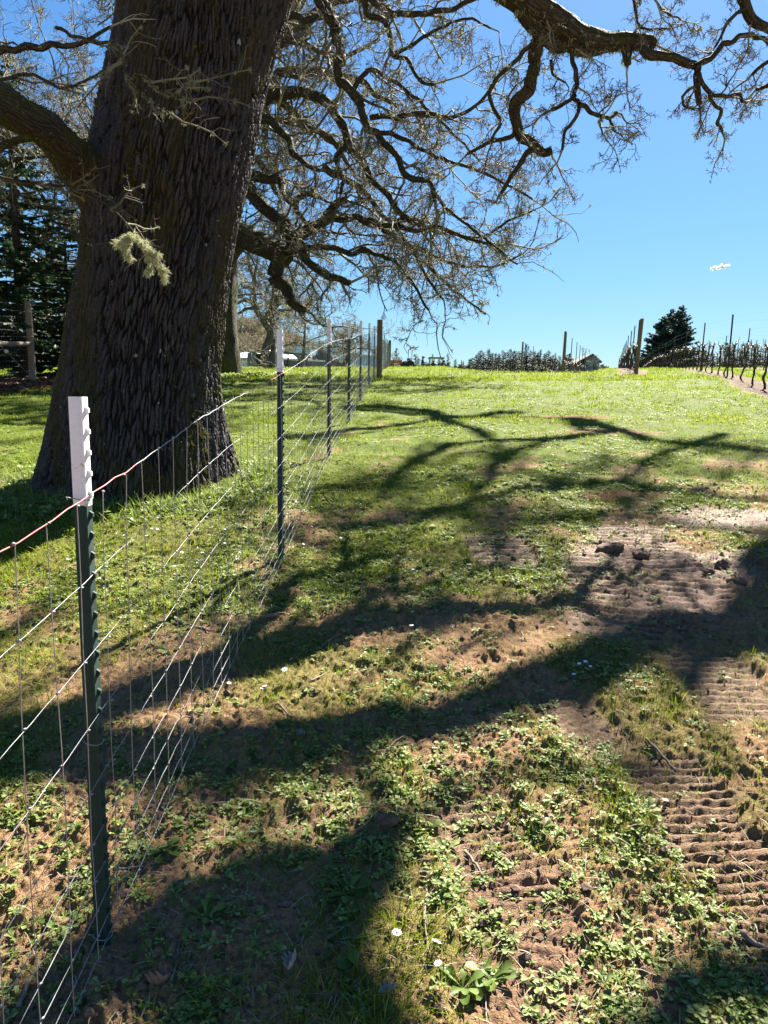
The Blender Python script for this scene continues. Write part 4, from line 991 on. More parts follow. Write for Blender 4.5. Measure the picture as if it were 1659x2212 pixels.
tuft()
# lichen and moss on the trunk itself, as tufts that stand off the bark
def trunk_fuzz(n, size, per, m, mask, zlo=.6, zhi=6, wd=.2):
    z = zlo+(zhi-zlo)*rng.random(n); a = rng.random(n)*6.283; cx, cy, r_ = trunk_c(z)
    k = mask(a, z); P = np.c_[cx+r_*1.0*np.cos(a), cy+r_*1.0*np.sin(a), z][k]; fuzz('moss', P, len(P)*2, size, per, m, oak, wd=wd, hang=.6)
mm = lambda a, z: (fbm(np.cos(a)*2.2+z*.9, np.sin(a)*2.2-z*.5, 23, 4) > .56)
trunk_fuzz(9000, .030, 6, M_MOSS, mm, .6, 6)
trunk_fuzz(2600, .05, 6, M_MOSS, lambda a, z: (np.cos(a) < -.75), .7, 5.5)

# ------------------------------------------------------------------ the second oak, further up the slope
D2 = 25.0
t2 = at(468, 792, D2); t2[2] = float(G(t2[0], D2))
oak2 = thing('spreading_oak', 'wide bare oak behind the near trunk whose mossy branches fan out to the right', 'tree', loc=t2)
T2 = []
o, q = limb_mesh(np.array([(t2[0]+.02, D2, t2[2]-.4, .80), (t2[0]+.02, D2, t2[2]+.5, .76), (t2[0]+.06, D2, t2[2]+1.5, .72), (t2[0]+.10, D2, t2[2]+3.5, .68), (t2[0]+.25, D2, t2[2]+5.5, .62), (t2[0]+.8, D2, t2[2]+8, .5), (t2[0]+1.4, D2, t2[2]+11, .34), (t2[0]+1.6, D2, t2[2]+14, .2)]), 'trunk', oak2, 40, .09, rough=.07, m=bark_mat('mossy_dark_bark', (.045,.032,.024), (.11,.085,.065), moss=1.3, lich=.2), kink=.02); TR2 = q
LIMB2 = [([(478,560),(505,525),(540,515),(590,525),(628,548)], (25.,24.2), 27, 21), ([(610,545),(601,590),(612,625),(638,655),(655,676)], (24.2,24.), 17, 9),
         ([(625,548),(645,512),(679,486),(702,467),(728,438),(744,428)], (24.2,23.6), 14, 8), ([(700,470),(734,473),(786,475),(838,490),(881,499),(945,490),(1010,516),(1080,530)], (23.8,22.), 8, 3),
         ([(480,390),(532,413),(575,447),(610,486),(644,529),(674,567),(709,593),(755,608)], (25,22.6), 15, 7), ([(500,380),(541,370),(575,376),(601,397),(634,438),(646,428),(666,413),(692,428)], (24.6,23.4), 12, 5),
         ([(500,300),(558,232),(580,215),(618,202),(674,211),(717,224),(734,258),(752,297),(773,335),(790,357),(808,391),(833,421),(863,456),(890,476)], (25,22.5), 13, 5),
         ([(690,-80),(696,0),(717,43),(728,86),(728,150),(747,189),(777,215),(790,241),(799,275),(829,305),(855,335),(868,374),(894,387),(928,396),(940,430)], (22,21), 12, 4.5),
         ([(770,-80),(786,0),(795,34),(833,47),(846,86),(850,116),(881,129),(902,172),(937,185)], (21.5,21), 7, 3), ([(540,60),(610,34),(665,40),(709,39)], (24,23), 9, 5),
         ([(540,140),(597,98),(644,90),(700,116),(752,120),(800,95)], (25.5,26), 9, 3.5), ([(500,230),(562,258),(597,275),(623,301),(636,327),(666,357),(690,371)], (24,23), 10, 4),
         ([(620,536),(657,533),(709,533),(760,546),(777,537),(812,550),(838,555),(850,563),(872,589),(898,623),(924,671)], (24,22.5), 7, 2.5),
         ([(700,360),(717,374),(752,387),(786,413),(812,447),(850,486),(889,537),(924,602),(958,648)], (24,23.5), 8, 2.5), ([(800,255),(855,249),(902,241),(958,254),(1010,241),(1048,206),(1068,182)], (22,21), 6, 2.5),
         ([(928,396),(967,451),(1010,486),(1074,537),(1117,570)], (21.5,20.5), 4, 2), ([(868,470),(924,494),(988,507),(1044,512),(1095,481),(1150,455)], (23,22.5), 5, 2), ([(790,475),(850,510),(910,540),(980,570),(1060,575),(1130,550)], (24,25), 5, 2),
         ([(790,480),(846,507),(907,559),(967,615),(1010,650),(1050,680)], (24,25), 4.5, 2), ([(560,100),(520,40),(500,-60)], (26,27), 16, 10), ([(530,200),(580,120),(640,20),(680,-90)], (26,28), 16, 10), ([(850,120),(900,90),(950,60),(1010,40),(1060,60)], (21,20), 4, 2),
         ([(740,-60),(830,20),(900,30),(960,20),(1040,-10)], (21,20), 7, 4), ([(760,200),(800,150),(870,190),(930,240),(990,300),(1040,350)], (22,23), 5, 2), ([(800,280),(870,300),(940,340),(1010,360),(1100,400),(1150,430)], (22,22), 5, 2),
         ([(752,300),(730,340),(740,390),(735,420)], (23,23), 6, 3), ([(640,440),(650,470),(700,500),(750,505)], (24,25), 6, 2), ([(480,330),(520,330),(560,350),(600,420)], (26,28), 12, 5), ([(540,250),(610,260),(700,290),(770,380)], (26,29), 11, 4), ([(560,180),(640,160),(760,170),(860,230)], (27,30), 12, 4)]
LQ2 = []
for pts, Ys, r0, r1 in LIMB2:
    o, q = limb_mesh(pxlimb(pts, Ys, r0, r1), 'limb', oak2, 9, .11, rough=.2); LQ2.append(q)
# crown seen in depth: extra limbs toward the camera side, the far side and the left
for _ in range(16):
    a = rng.random()*6.283; e = rng.uniform(.15, 1.0); z0 = t2[2]+rng.uniform(5.5, 11); L = rng.uniform(5, 9); d = np.array([math.cos(a)*math.cos(e), math.sin(a)*math.cos(e), math.sin(e)])
    if d[0] > .4 and e < .6: continue
    P = [np.r_[np.interp(z0, TR2[:, 2], TR2[:, 0]), D2, z0, .2]]
    for s in range(6): d = unit(d+rng.normal(0, .25, 3)+np.array([0, 0, -.10])); P.append(np.r_[P[-1][:3]+d*L/6, .2*(1-.14*(s+1))])
    o, q = limb_mesh(np.array(P), 'limb', oak2, 8, .16, rough=.2); LQ2.append(q)
cc = np.array([t2[0]+1.0, D2-1, 9.2])
def in2(P):
    """outer shell of the crown, rising toward the trunk"""
    return (((P[:, 0]-cc[0])/11.2)**2+((P[:, 1]-cc[1])/10)**2+((P[:, 2]-cc[2])/6.6)**2) < 1.0
CFG2 = [dict(S=7, wig=.30, trop=(0, 0, -.05)), dict(S=6, wig=.34, per=5, Lf=(.35, .7), rmin=.013, Lmax=1.6), dict(S=4, wig=.34, per=4, Lf=(.4, .75), rmin=.008, Lmax=.8), dict(S=4, wig=.35, per=5, Lf=(.4, .8), rmin=.0055, Lmax=.42, Lmin=.1, rend=.9)]
sd2 = seeds_on(LQ2, .44, (1.0, 2.5), rf=.5, rmax=.045, side=(.22, 0, -.05)); kk = in2(sd2[0]); sd2 = tuple(v[kk] for v in sd2)
lv2 = fill_crown(oak2, sd2, CFG2, keep=in2)
fuzz('lichen', np.concatenate([lv2[0][0].reshape(-1, 3), lv2[1][0].reshape(-1, 3)]), 8000, .08, 7, M_LICHEN, oak2, wd=.3)
fuzz('moss', surf_pts(LQ2, 9000, .6), 9000, .06, 5, M_MOSS, oak2, wd=.3)
fuzz('moss', surf_pts([TR2], 2500, 0), 2500, .08, 5, M_MOSS, oak2, wd=.3)
# ------------------------------------------------------------------ more bare trees
def bare_tree(name, label, base, h, r0, crown_r, nl, cfg, e=(.3, 1.1), zf=(.25, .8), lean=(0, 0), m=None, sd=1, droop=-.03, spacing=.5, Lr=(.7, 1.6), forks=1, cat='tree', lich=0, lsz=.08):
    r = np.random.default_rng(sd); root = thing(name, label, cat, loc=base); base = np.array(base, float); qs = []
    for f in range(forks):
        a0 = 6.283*f/forks+sd; sp = .16*h*(forks > 1)
        P = [list(base+(0, 0, -.15))+[r0*1.25]]
        for t in (.12, .3, .5, .7, .85, 1.0):
            P.append([base[0]+lean[0]*t*h+sp*t*math.cos(a0)+r.normal(0, .02*h), base[1]+lean[1]*t*h+sp*t*math.sin(a0)*.4+r.normal(0, .02*h), base[2]+t*h*(.75 if nl else 1), r0*(1-.8*t)*(1 if f == 0 else .75)])
        o, q = limb_mesh(np.array(P), 'trunk' if f == 0 else 'limb', root, 12, step=max(.08, h*.02), rough=.15, m=m or M_LIMB); qs.append(q)
    lq = []
    for _ in range(nl):
        q = qs[r.integers(len(qs))]; zz = base[2]+h*.75*r.uniform(*zf); j = np.argmin(np.abs(q[:, 2]-zz)); a = r.random()*6.283; el = r.uniform(*e)
        d = np.array([math.cos(a)*math.cos(el), math.sin(a)*math.cos(el), math.sin(el)]); L = crown_r*r.uniform(.6, 1.1); P = [np.r_[q[j, :3], q[j, 3]*.6]]
        for s in range(6): d = unit(d+r.normal(0, .22, 3)+np.array([0, 0, droop*2])); P.append(np.r_[P[-1][:3]+d*L/6, q[j, 3]*.6*(1-.15*(s+1))])
        o, q2 = limb_mesh(np.array(P), 'limb', root, 7, step=.15, rough=.2, m=m or M_LIMB); lq.append(q2)
    lv = fill_crown(root, seeds_on(lq+[q[len(q)//2:] for q in qs], spacing, Lr, rmax=.04, r=r), cfg, r=r)
    if lich: fuzz('lichen', np.concatenate([lv[0][0].reshape(-1, 3), lv[1][0].reshape(-1, 3)]), lich, lsz, 7, M_LICHEN, root, wd=.3)
    return root
def gbase(px, Y, dz=0):
    p = at(px, 800, Y); return (p[0], Y, float(G(p[0], Y))+dz)
C_MID = [dict(S=5, wig=.3), dict(S=4, wig=.34, per=5, Lf=(.4, .75), rmin=.012, Lmax=1.2), dict(S=3, wig=.34, per=4, Lf=(.4, .8), rmin=.008, Lmax=.7), dict(S=3, wig=.3, per=3, Lf=(.4, .8), rmin=.006, Lmax=.4)]
M_PALEBARK = bark_mat('pale_lichened_bark', (.20,.185,.16), (.36,.34,.30), moss=.4, lich=1)
bare_tree('forked_tree', 'small bare forked tree with pale lichened bark in front of the dark livestock trailer', gbase(583, 38), 8.6, .24, 3.4, 20, C_MID, e=(.1, 1.2), zf=(.3, 1), m=M_PALEBARK, sd=4, forks=2, lich=1600, lsz=.10, spacing=.45)
bare_tree('apple_tree', 'low gnarled orchard tree with a spreading tangled crown in front of the blue barn', gbase(742, 55), 4.2, .20, 3.6, 16, C_MID, e=(-.05, .7), zf=(.45, .95), lean=(.16, 0), m=M_LIMB, sd=11, droop=-.06, lich=700, lsz=.12, spacing=.42, Lr=(.6, 1.3))
C_BACK = [dict(S=6, wig=.28), dict(S=5, wig=.3, per=5, Lf=(.4, .75), rmin=.009, Lmax=1.3), dict(S=4, wig=.34, per=4, Lf=(.4, .8), rmin=.006, Lmax=.7), dict(S=3, wig=.3, per=4, Lf=(.4, .8), rmin=.004, Lmax=.35)]
bare_tree('oak_tree', 'bare lichen-hung oak beyond the left limb, its trunk hidden by the big one', (-9.4, 14.5, float(G(-9.4, 14.5))), 12, .34, 6.0, 34, C_BACK, e=(.0, 1.1), zf=(.22, 1), sd=21, lich=2600, lsz=.075, spacing=.50, forks=2, Lr=(.8, 1.9))
bare_tree('oak_tree', 'bare oak behind the wooden deer fence, pale twigs against the sky', (-10.5, 27, float(G(-10.5, 27))), 11, .30, 6.5, 26, C_MID, e=(.0, 1.1), zf=(.15, 1), sd=23, lich=1500, lsz=.10, spacing=.5, Lr=(.9, 1.9))
bare_tree('birch_tree', 'slim bare tree far behind the spreading oak with twigs reaching the wooden corner post', gbase(655, 60), 8.5, .16, 5.2, 16, C_MID, e=(.1, 1.1), zf=(.3, 1), m=M_PALEBARK, sd=31, spacing=.5)

# ------------------------------------------------------------------ conifers
def conifer_arrays(h, rb, nw, r, detail=1.0, zlow=.06, droop=.25, fine=1.0):
    """spray quads of a conifer: returns V, F, tint plus branch centre lines"""
    Vs, B = [], []
    zs = h*(zlow+(1-zlow)*np.linspace(0, 1, nw)**.95)
    for z in zs:
        t = max((z/h-zlow)/(1-zlow), 0); L0 = rb*(1-t)**.8+.03*h*.3; nb = max(3, int(7-3*t))
        for b in range(nb):
            a = r.random()*6.283; L = L0*r.uniform(.6, 1.12); e = .25*(t)-droop*r.uniform(.4, 1.3)*(1-t*.7)
            n = 4; s = np.linspace(0, 1, n+1); px = L*s; pz = z+L*(np.sin(e)*s + .16*s**2)
            P = np.c_[px*math.cos(a), px*math.sin(a), pz]; B.append(P)
            m = max(4, int(L/h*60*detail/fine**1.5)); u = r.random(m)**.75; c = np.stack([np.interp(u, s, P[:, k]) for k in range(3)], 1)
            side = np.array([-math.sin(a), math.cos(a), 0]); sg = np.where(r.random(m) < .5, -1, 1)[:, None]
            d = unit(side*sg*r.uniform(.4, 1.1, (m, 1))+np.array([math.cos(a), math.sin(a), 0])*r.uniform(.3, .9, (m, 1))+np.c_[np.zeros((m, 2)), r.uniform(-.7, .15, m)])
            ln = (.10*rb+.16*L*(1-u*.5))*fine*r.uniform(.5, 1.1, m); wd = ln*r.uniform(.16, .34, m); nrm = unit(np.cross(d, r.normal(0, 1, (m, 3)))); tip = c+d*ln[:, None]; mid = c+d*(ln*.5)[:, None]
            Vs.append(np.stack([c, mid+nrm*wd[:, None], tip, mid-nrm*wd[:, None]], 1).reshape(-1, 3))
    V = np.concatenate(Vs); n = len(V)//4
    return V, np.arange(n*4).reshape(-1, 4), np.repeat(np.clip(r.normal(.4, .22, n), 0, 1), 4), B
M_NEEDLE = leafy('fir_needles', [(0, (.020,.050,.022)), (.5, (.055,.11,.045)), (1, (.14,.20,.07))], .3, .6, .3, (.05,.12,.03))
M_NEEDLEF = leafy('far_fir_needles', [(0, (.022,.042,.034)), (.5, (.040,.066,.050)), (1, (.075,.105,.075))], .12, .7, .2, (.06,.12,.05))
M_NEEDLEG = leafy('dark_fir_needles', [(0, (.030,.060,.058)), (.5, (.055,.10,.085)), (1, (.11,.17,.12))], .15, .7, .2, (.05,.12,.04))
M_FIRBARK = plain('fir_bark', (.09,.06,.045), (.05,.035,.028), 12, .9)
def conifer(name, label, base, h, rb, nw, sd, detail=1., m=None, group=None, zlow=.06, droop=.25, fine=1.):
    r = np.random.default_rng(sd); root = thing(name, label, 'tree', group, loc=base); V, F, T, B = conifer_arrays(h, rb, nw, r, detail, zlow, droop, fine)
    mk('crown', V, F, m or M_NEEDLE, root, attrs=dict(tint=T), smooth=False)
    mb = MB().tube([(0, 0, -.2), (0, 0, h*.5), (0, 0, h*.98)], [h*.019, h*.012, h*.003], 8)
    P = np.stack(B); V2, F2, _ = tube_arr(P, np.repeat(np.linspace(h*.0035, h*.001, P.shape[1])[None], len(P), 0), 3); mb.add(V2, F2)
    mb.build('trunk', M_FIRBARK, root, True); return root
conifer('fir_tree', 'tall dark fir behind the wooden deer fence at the left edge', (-11.3, 22.5, float(G(-11.3, 22.5))-.1), 9.5, 3.0, 40, 3, 1.5, fine=.42)
conifer('fir_tree', 'dark bushy fir just right of the deer fence post, branches down to the ground', (-10.7, 24.5, float(G(-10.7, 24.5))-.1), 5.6, 2.3, 34, 5, 1.8, zlow=.02, fine=.42)
conifer('fir_tree', 'low spreading fir half hidden behind the big oak trunk', (-9.0, 26.5, float(G(-9, 26.5))-.1), 4.3, 2.3, 26, 6, 1.8, zlow=.02, fine=.42)
conifer('fir_tree', 'dark fir overhanging the rail of the deer fence', (-12.3, 20.3, float(G(-12.3, 20.3))-.1), 7.4, 2.9, 32, 8, 1.6, zlow=.03, fine=.42)
conifer('fir_tree', 'slender fir rising behind the other firs at the left edge', (-15.5, 31, float(G(-15, 31))-.1), 12.5, 3.4, 36, 9, 1.3, fine=.42)
# the dark group of three on the right horizon
for px, py, Y, rb, sd, lab in ((1463, 660, 120, 4.6, 41, 'tallest right-hand fir of the dark clump above the vineyard'), (1443, 668, 122, 4.6, 42, 'middle fir of the dark clump above the vineyard'), (1426, 684, 118, 4.8, 43, 'shorter left-hand fir of the dark clump above the vineyard')):
    b = gbase(px, Y, -.3); conifer('fir_tree', lab, b, at(px, py, Y)[2]-b[2], rb, 60, sd, 3.2, M_NEEDLEG, zlow=.01, droop=.18, fine=.85)
# conifers along the far tree line: five patterns, copied
pats = []
for i, (rb, nw, dr) in enumerate(((.17, 46, .5), (.22, 40, .6), (.14, 48, .45), (.26, 36, .5), (.19, 42, .65))):
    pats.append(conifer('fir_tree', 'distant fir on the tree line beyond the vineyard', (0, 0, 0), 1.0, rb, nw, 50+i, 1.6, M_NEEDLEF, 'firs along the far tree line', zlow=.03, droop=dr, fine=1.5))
used = set()
def far_fir(i, px, py, Y, lab=None, wide=1.7):
    o = pats[i] if i not in used else copy_tree(pats[i]); used.add(i); b = gbase(px, Y, -.5); h = at(px, py, Y)[2]-b[2]
    o.location = b; o.scale = (h*wide, h*wide, h); o.rotation_euler = (0, 0, rng.random()*6.28)
    o['label'] = lab or 'distant fir on the tree line beyond the vineyard'; o['group'] = 'firs along the far tree line'
    if lab: del o['group']
LF = [(0, 856, 752, 150, 'lone distant fir just right of the far end of the wire fence'), (3, 897, 766, 170, 'round-topped distant fir left of the buggy'), (1, 886, 773, 175, None), (2, 934, 765, 180, 'small distant fir just above the roof of the buggy'),
      (2, 967, 763, 160, 'thin distant fir right of the buggy'), (0, 983, 776, 170, None), (0, 1136, 744, 170, 'tallest slim fir of the tree line, behind the vineyard posts'), (4, 949, 771, 185, None)]
for i, px, py, Y, lab in LF: far_fir(i, px, py, Y, lab)
for px, py in ((1030,764),(1037,756),(1044,762),(1052,755),(1060,764),(1069,762),(1078,766),(1085,756),(1092,757),(1100,753),(1107,758),(1113,762),(1120,758),(1128,762),(1145,757),(1153,756),(1160,762),(1167,756),(1175,763),(1183,760),(1192,766),(1200,762),(1208,768),(1230,772),(1240,776),(1000,779),(1012,777),(905,776),(877,779),(868,777),(1020,772),(1016,776)):
    far_fir(rng.integers(5), px+rng.normal(0, 1), py+rng.normal(0, 1.5), 165+rng.random()*45)
for px, py, i in ((1563,741,3),(1578,747,3),(1600,742,4),(1613,738,4),(1625,744,3),(1640,752,4),(1655,746,3),(1520,757,3),(1535,762,1),(1590,752,1),(1670,750,3),(1515,745,4)):
    far_fir(i, px, py, 135+rng.random()*20, None, 1.9)
r_ = np.random.default_rng(77)
bare_tree('broadleaf_tree', 'small bare round tree beside the grey house on the horizon', gbase(1262, 125), 5.5, .12, 2.0, 10, [dict(S=4, wig=.3), dict(S=3, wig=.3, per=4, Lf=(.5, .8), rmin=.03)], sd=61, spacing=.7)

# ------------------------------------------------------------------ hills and the wood on them
def build_hills():
    prof = [(-500, 640), (0, 655), (250, 668), (470, 683), (540, 690), (600, 706), (650, 731), (700, 757), (760, 781), (830, 792)]
    n = 90; X = np.linspace(-500, 830, n); top = np.interp(X, [p[0] for p in prof], [p[1] for p in prof]); V = []
    for k, Y in enumerate((330, 380, 430, 480, 560, 700)):
        s = (0, .38, .72, 1, .9, .3)[k]
        for x, t in zip(X, top):
            p = at(x, 800, Y); zt = at(x, t, 480)[2]; V.append((p[0], Y+6*math.sin(x*.03), 5+(zt-6-5)*s+(2.2*math.sin(x*.05+k) if 0 < k < 5 else 0)))
    V = np.array(V); i = np.arange(5)[:, None]*n+np.arange(n-1)[None, :]; F = np.stack([i, i+1, i+n+1, i+n], -1).reshape(-1, 4)
    tag(mk('hills', V, F, plain('wooded_hillside', (.07,.085,.05), (.12,.10,.065), .05, .95)), kind='structure')
    # trees on it
    def hz(x, y):
        px = x/y*PF+PW/2; t = np.interp(px, [p[0] for p in prof], [p[1] for p in prof]); zt = np.array([at(a, b, 480)[2] for a, b in zip(px, t)])
        return 5+(zt-11)*np.interp(y, (330, 380, 430, 480, 560, 700), (0, .38, .72, 1, .9, .3))
    r = np.random.default_rng(5); m = 1500; y = r.uniform(325, 500, m); px = r.uniform(150, 800, m); x = (px-PW/2)/PF*y; z = hz(x, y); con = fbm(x*.02, y*.02, 3, 3) > .47; Vs, Fs, Ts, nn = [], [], [], 0; V2s, n2 = [], 0
    pv = [conifer_arrays(1, .22, 12, r, .6, .05, .2) for _ in range(4)]
    for j in range(m):
        if con[j]:
            V, F, T, _ = pv[j % 4]; h = r.uniform(10, 19); a = r.random()*6.28; V = V*h; V = np.c_[V[:, 0]*math.cos(a)-V[:, 1]*math.sin(a), V[:, 0]*math.sin(a)+V[:, 1]*math.cos(a), V[:, 2]]+(x[j], y[j], z[j]-2); Vs.append(V); Fs.append(F+nn); Ts.append(T); nn += len(V)
        else: V2s.append((x[j], y[j], z[j]))
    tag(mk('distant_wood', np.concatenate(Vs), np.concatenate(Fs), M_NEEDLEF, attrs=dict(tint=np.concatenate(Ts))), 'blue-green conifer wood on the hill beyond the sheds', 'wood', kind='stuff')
    C = np.array(V2s); per = 170; c = np.repeat(C, per, 0); d = unit(r.normal(0, 1, (len(c), 3)))*(r.random((len(c), 1))**.4)*np.array([4.2, 4.2, 4.8]); P = c+d+(0, 0, 5)
    s = r.uniform(.3, .75, (len(P), 1)); u = unit(r.normal(0, 1, P.shape))*s; v = unit(np.cross(u, r.normal(0, 1, P.shape)))*s*.6
    V = np.stack([P-u, P-v, P+u, P+v], 1).reshape(-1, 3)
    mB = leafy('leafless_far_crowns', [(0, (.20,.17,.13)), (.5, (.34,.28,.21)), (1, (.40,.40,.22))], .2, .9, .1, (.3,.25,.12))
    tag(mk('bare_wood', V, np.arange(len(V)).reshape(-1, 4), mB, attrs=dict(tint=np.repeat(np.clip(np.repeat(r.random(len(C)), per)*.7+r.random(len(P))*.3, 0, 1), 4)), smooth=False), 'pale brown leafless woodland mixed with the conifers on the hill', 'wood', kind='stuff')
    # hedge of brush along the horizon right of the hills
    n = 15000; px = np.concatenate([r.uniform(820, 1015, n//3), r.uniform(1020, 1300, n//3), r.uniform(1380, 1700, n//3)]); y = 205+r.random(len(px))*20; x = (px-PW/2)/PF*y; b = np.interp(px, [820, 870, 930, 980, 1030, 1120, 1210, 1300, 1500, 1700], [784, 780, 787, 784, 776, 764, 768, 784, 782, 772])
    zt = np.array([at(a, bb, 205)[2] for a, bb in zip(px, b)]); z0 = G(x, y); z = z0+(zt-z0)*r.random(len(px))**.45*(.70+.45*fbm(px*.09, px*0, 3, 2)); P = np.c_[x, y, z]; s = r.uniform(.25, .7, (len(P), 1)); u = unit(r.normal(0, 1, P.shape))*s; v = unit(np.cross(u, r.normal(0, 1, P.shape)))*s*.5
    V = np.stack([P-u, P-v, P+u, P+v], 1).reshape(-1, 3)
    mC = leafy('far_brush', [(0, (.030,.040,.030)), (.6, (.085,.080,.060)), (1, (.15,.13,.10))], .2, .9, .1, (.1,.1,.05))
    tag(mk('far_woodland', V, np.arange(len(V)).reshape(-1, 4), mC, attrs=dict(tint=np.repeat(r.random(len(P)), 4)), smooth=False), 'grey-green line of far woodland along the horizon', 'wood', kind='stuff')
build_hills()

# ------------------------------------------------------------------ farm buildings on the left horizon
def wall_dir(p0, p1): return p0, p1
M_BLUE = plain('pale_blue_metal_cladding', (.75,1.0,1.35), (.68,.92,1.25), .6, .5, .0)
M_RIB = plain('dark_blue_rib', (.22,.32,.50), (.20,.28,.44), 3, .5)
M_TRANS = plain('white_translucent_band', (1.4,1.5,1.6), (1.3,1.4,1.5), 2, .4)
M_WALLW = plain('off_white_board_wall', (1.3,1.3,1.32), (1.1,1.1,1.15), 1.5, .7)
M_ROOFG = plain('pale_grey_shingles', (.8,.82,.86), (.6,.62,.66), 6, .8)
M_BLACK = plain('black_painted_metal', (.02,.021,.024), (.03,.03,.034), 4, .45)
M_GREYP = plain('dark_grey_panel', (.20,.21,.24), (.16,.17,.20), 2, .5)
M_WHITEP = plain('white_painted_metal', (1.3,1.3,1.33), (1.2,1.2,1.25), 2, .35)
M_GLASSD = plain('dark_glass', (.03,.04,.05), (.02,.03,.04), 2, .12)
M_RED = plain('red_lamp_lens', (.55,.03,.02), (.45,.02,.02), 5, .3)
M_TYRE = plain('black_rubber', (.02,.02,.02), (.03,.03,.03), 20, .8)
def frame2(A, B):
    """local frame along the wall from A to B (x along, y away from the camera)"""
    A, B = np.array(A, float), np.array(B, float); return math.atan2(B[1]-A[1], B[0]-A[0]), float(np.hypot(*(B-A)[:2]))
def barn():
    A = at(669, 748, 101); B = at(818, 770, 122); gz = 4.6; az, L = frame2(A, B); hh = A[2]-gz
    root = thing('metal_barn', 'long pale blue ribbed metal barn with a white band along its wall', 'barn', loc=(A[0], A[1], gz), rz=az)
    MB().box(0, L, 0, 2.6, -1, hh).build('wall', M_BLUE, root)
    mb = MB()
    for k in range(int(L/.62)): mb.box(.25+k*.62, .32+k*.62, -.05, 0, .0, hh-.05)
    mb.build('wall_ribs', M_RIB, root)
    MB().box(.6, L, -.07, -.002, hh*.60, hh*.60+.22).build('light_band', M_TRANS, root)
    MB().box(0, 1.6, -.09, -.003, .0, hh*.98).build('corner_panel', plain('light_blue_corner', (.95,1.2,1.5), (.9,1.15,1.4), 1, .5), root)
    MB().prism([(-.1, -.08, hh), (-.1, 2.7, hh+.25), (-.1, 2.7, hh+.37), (-.1, -.08, hh+.12)], (L+.8, 0, 0)).build('roof', plain('blue_grey_roof', (.8,.95,1.1), (.7,.85,1.0), 1, .5, 0), root)
    d = MB().box(L-3.6, L-2.6, -.06, -.001, -.2, 1.9).build('door', M_GLASSD, root); MB().box(L-3.4, L-2.8, -.10, -.06, 1.0, 1.6).build('pane', M_TRANS, d)
barn()
def shed():
    A = at(500, 777, 84); B = at(556, 778, 80); gz = 4.2; az, L = frame2(A, B); hh = A[2]-gz; root = thing('white_shed', 'low white shed with a pale grey shingled roof behind the second oak trunk', 'shed', loc=(A[0]-3*math.cos(az), A[1]-3*math.sin(az), gz), rz=az); L += 3
    MB().box(0, L, 0, 7, -1, hh).build('wall', M_WALLW, root); mb = MB()
    for k in range(int(L/.4)): mb.box(k*.4, k*.4+.03, -.02, 0, -.5, hh)
    mb.build('batten', M_ROOFG, root); rt = at(528, 760, 86)[2]-gz
    MB().prism([(-.3, -.35, hh-.02), (-.3, 3.6, rt), (-.3, 7.4, hh), (-.3, 7.4, hh+.12), (-.3, 3.6, rt+.14), (-.3, -.35, hh+.10)], (L+.5, 0, 0)).build('roof', M_ROOFG, root)
    MB().box(L*.55, L*.55+.9, -.05, -.021, -.3, 1.9).build('door', M_WHITEP, root)
shed()
def trailer():
    Y = 62; A = at(554, 757, Y); B = at(664, 760, Y+2.5); gz = float(G(A[0], Y)); az, L = frame2(A, B); hh = A[2]-gz
    root = thing('livestock_trailer', 'black livestock trailer with an open slatted side and grey panels behind the forked tree', 'trailer', loc=(A[0], A[1], gz), rz=az)
    f = MB(); s = L*.5
    for x in (0, .9, 1.8, s): f.box(x-.06, x+.06, -.04, .06, .35, hh)
    for z in (.4, hh-.12): f.box(0, s, -.04, .06, z, z+.14)
    for z in np.linspace(1.3, hh-.35, 4): f.box(0, s, 0, .04, z, z+.10)
    f.build('side_frame', M_BLACK, root)
    MB().box(.05, s, .0, .05, .5, 1.25).box(.05, s, 2.2, 2.25, .4, hh-.1).box(0, .05, .05, 2.2, .4, hh-.1).box(0, s, .05, 2.2, hh-.05, hh).box(.05, s, .05, 2.2, .35, .4).build('stall_body', M_BLACK, root)
    MB().box(s+.02, L, 0, 2.2, .4, hh*.62).build('grey_panel', M_GREYP, root)
    MB().prism([(s+.02, -.05, hh*.63), (s+.02, -.05, hh*.72), (s+.02, .9, hh*.93), (s+.02, 2.2, hh*.93), (s+.02, 2.2, hh*.63)], (L-s-1.0, 0, 0)).build('white_roof', M_WHITEP, root)
    u = MB()
    for x in (s+.5, s+1.6, L-.6, L-.05): u.box(x-.05, x+.05, -.10, -.02, .4, hh*.98)
    u.box(s, L, -.11, -.03, hh*.9, hh*.98).build('rail', plain('worn_rail', (.18,.14,.12), (.12,.10,.09), 3, .7), root)
    MB().box(L-.52, L-.30, -.14, -.101, 1.3, 1.7).build('tail_light', M_RED, root)
    n = MB().box(L+.05, L+1.9, .2, 1.6, .3, 1.15).build('nose', M_GREYP, root); MB().box(L+.1, L+1.85, .15, .199, 1.16, 1.3).build('trim', M_WHITEP, n)
    for x in (s-.9, s+.2, L-.9): MB().tube([(x, -.12, .38), (x, .12, .38)], .38, 16).build('wheel', M_TYRE, root)
trailer()
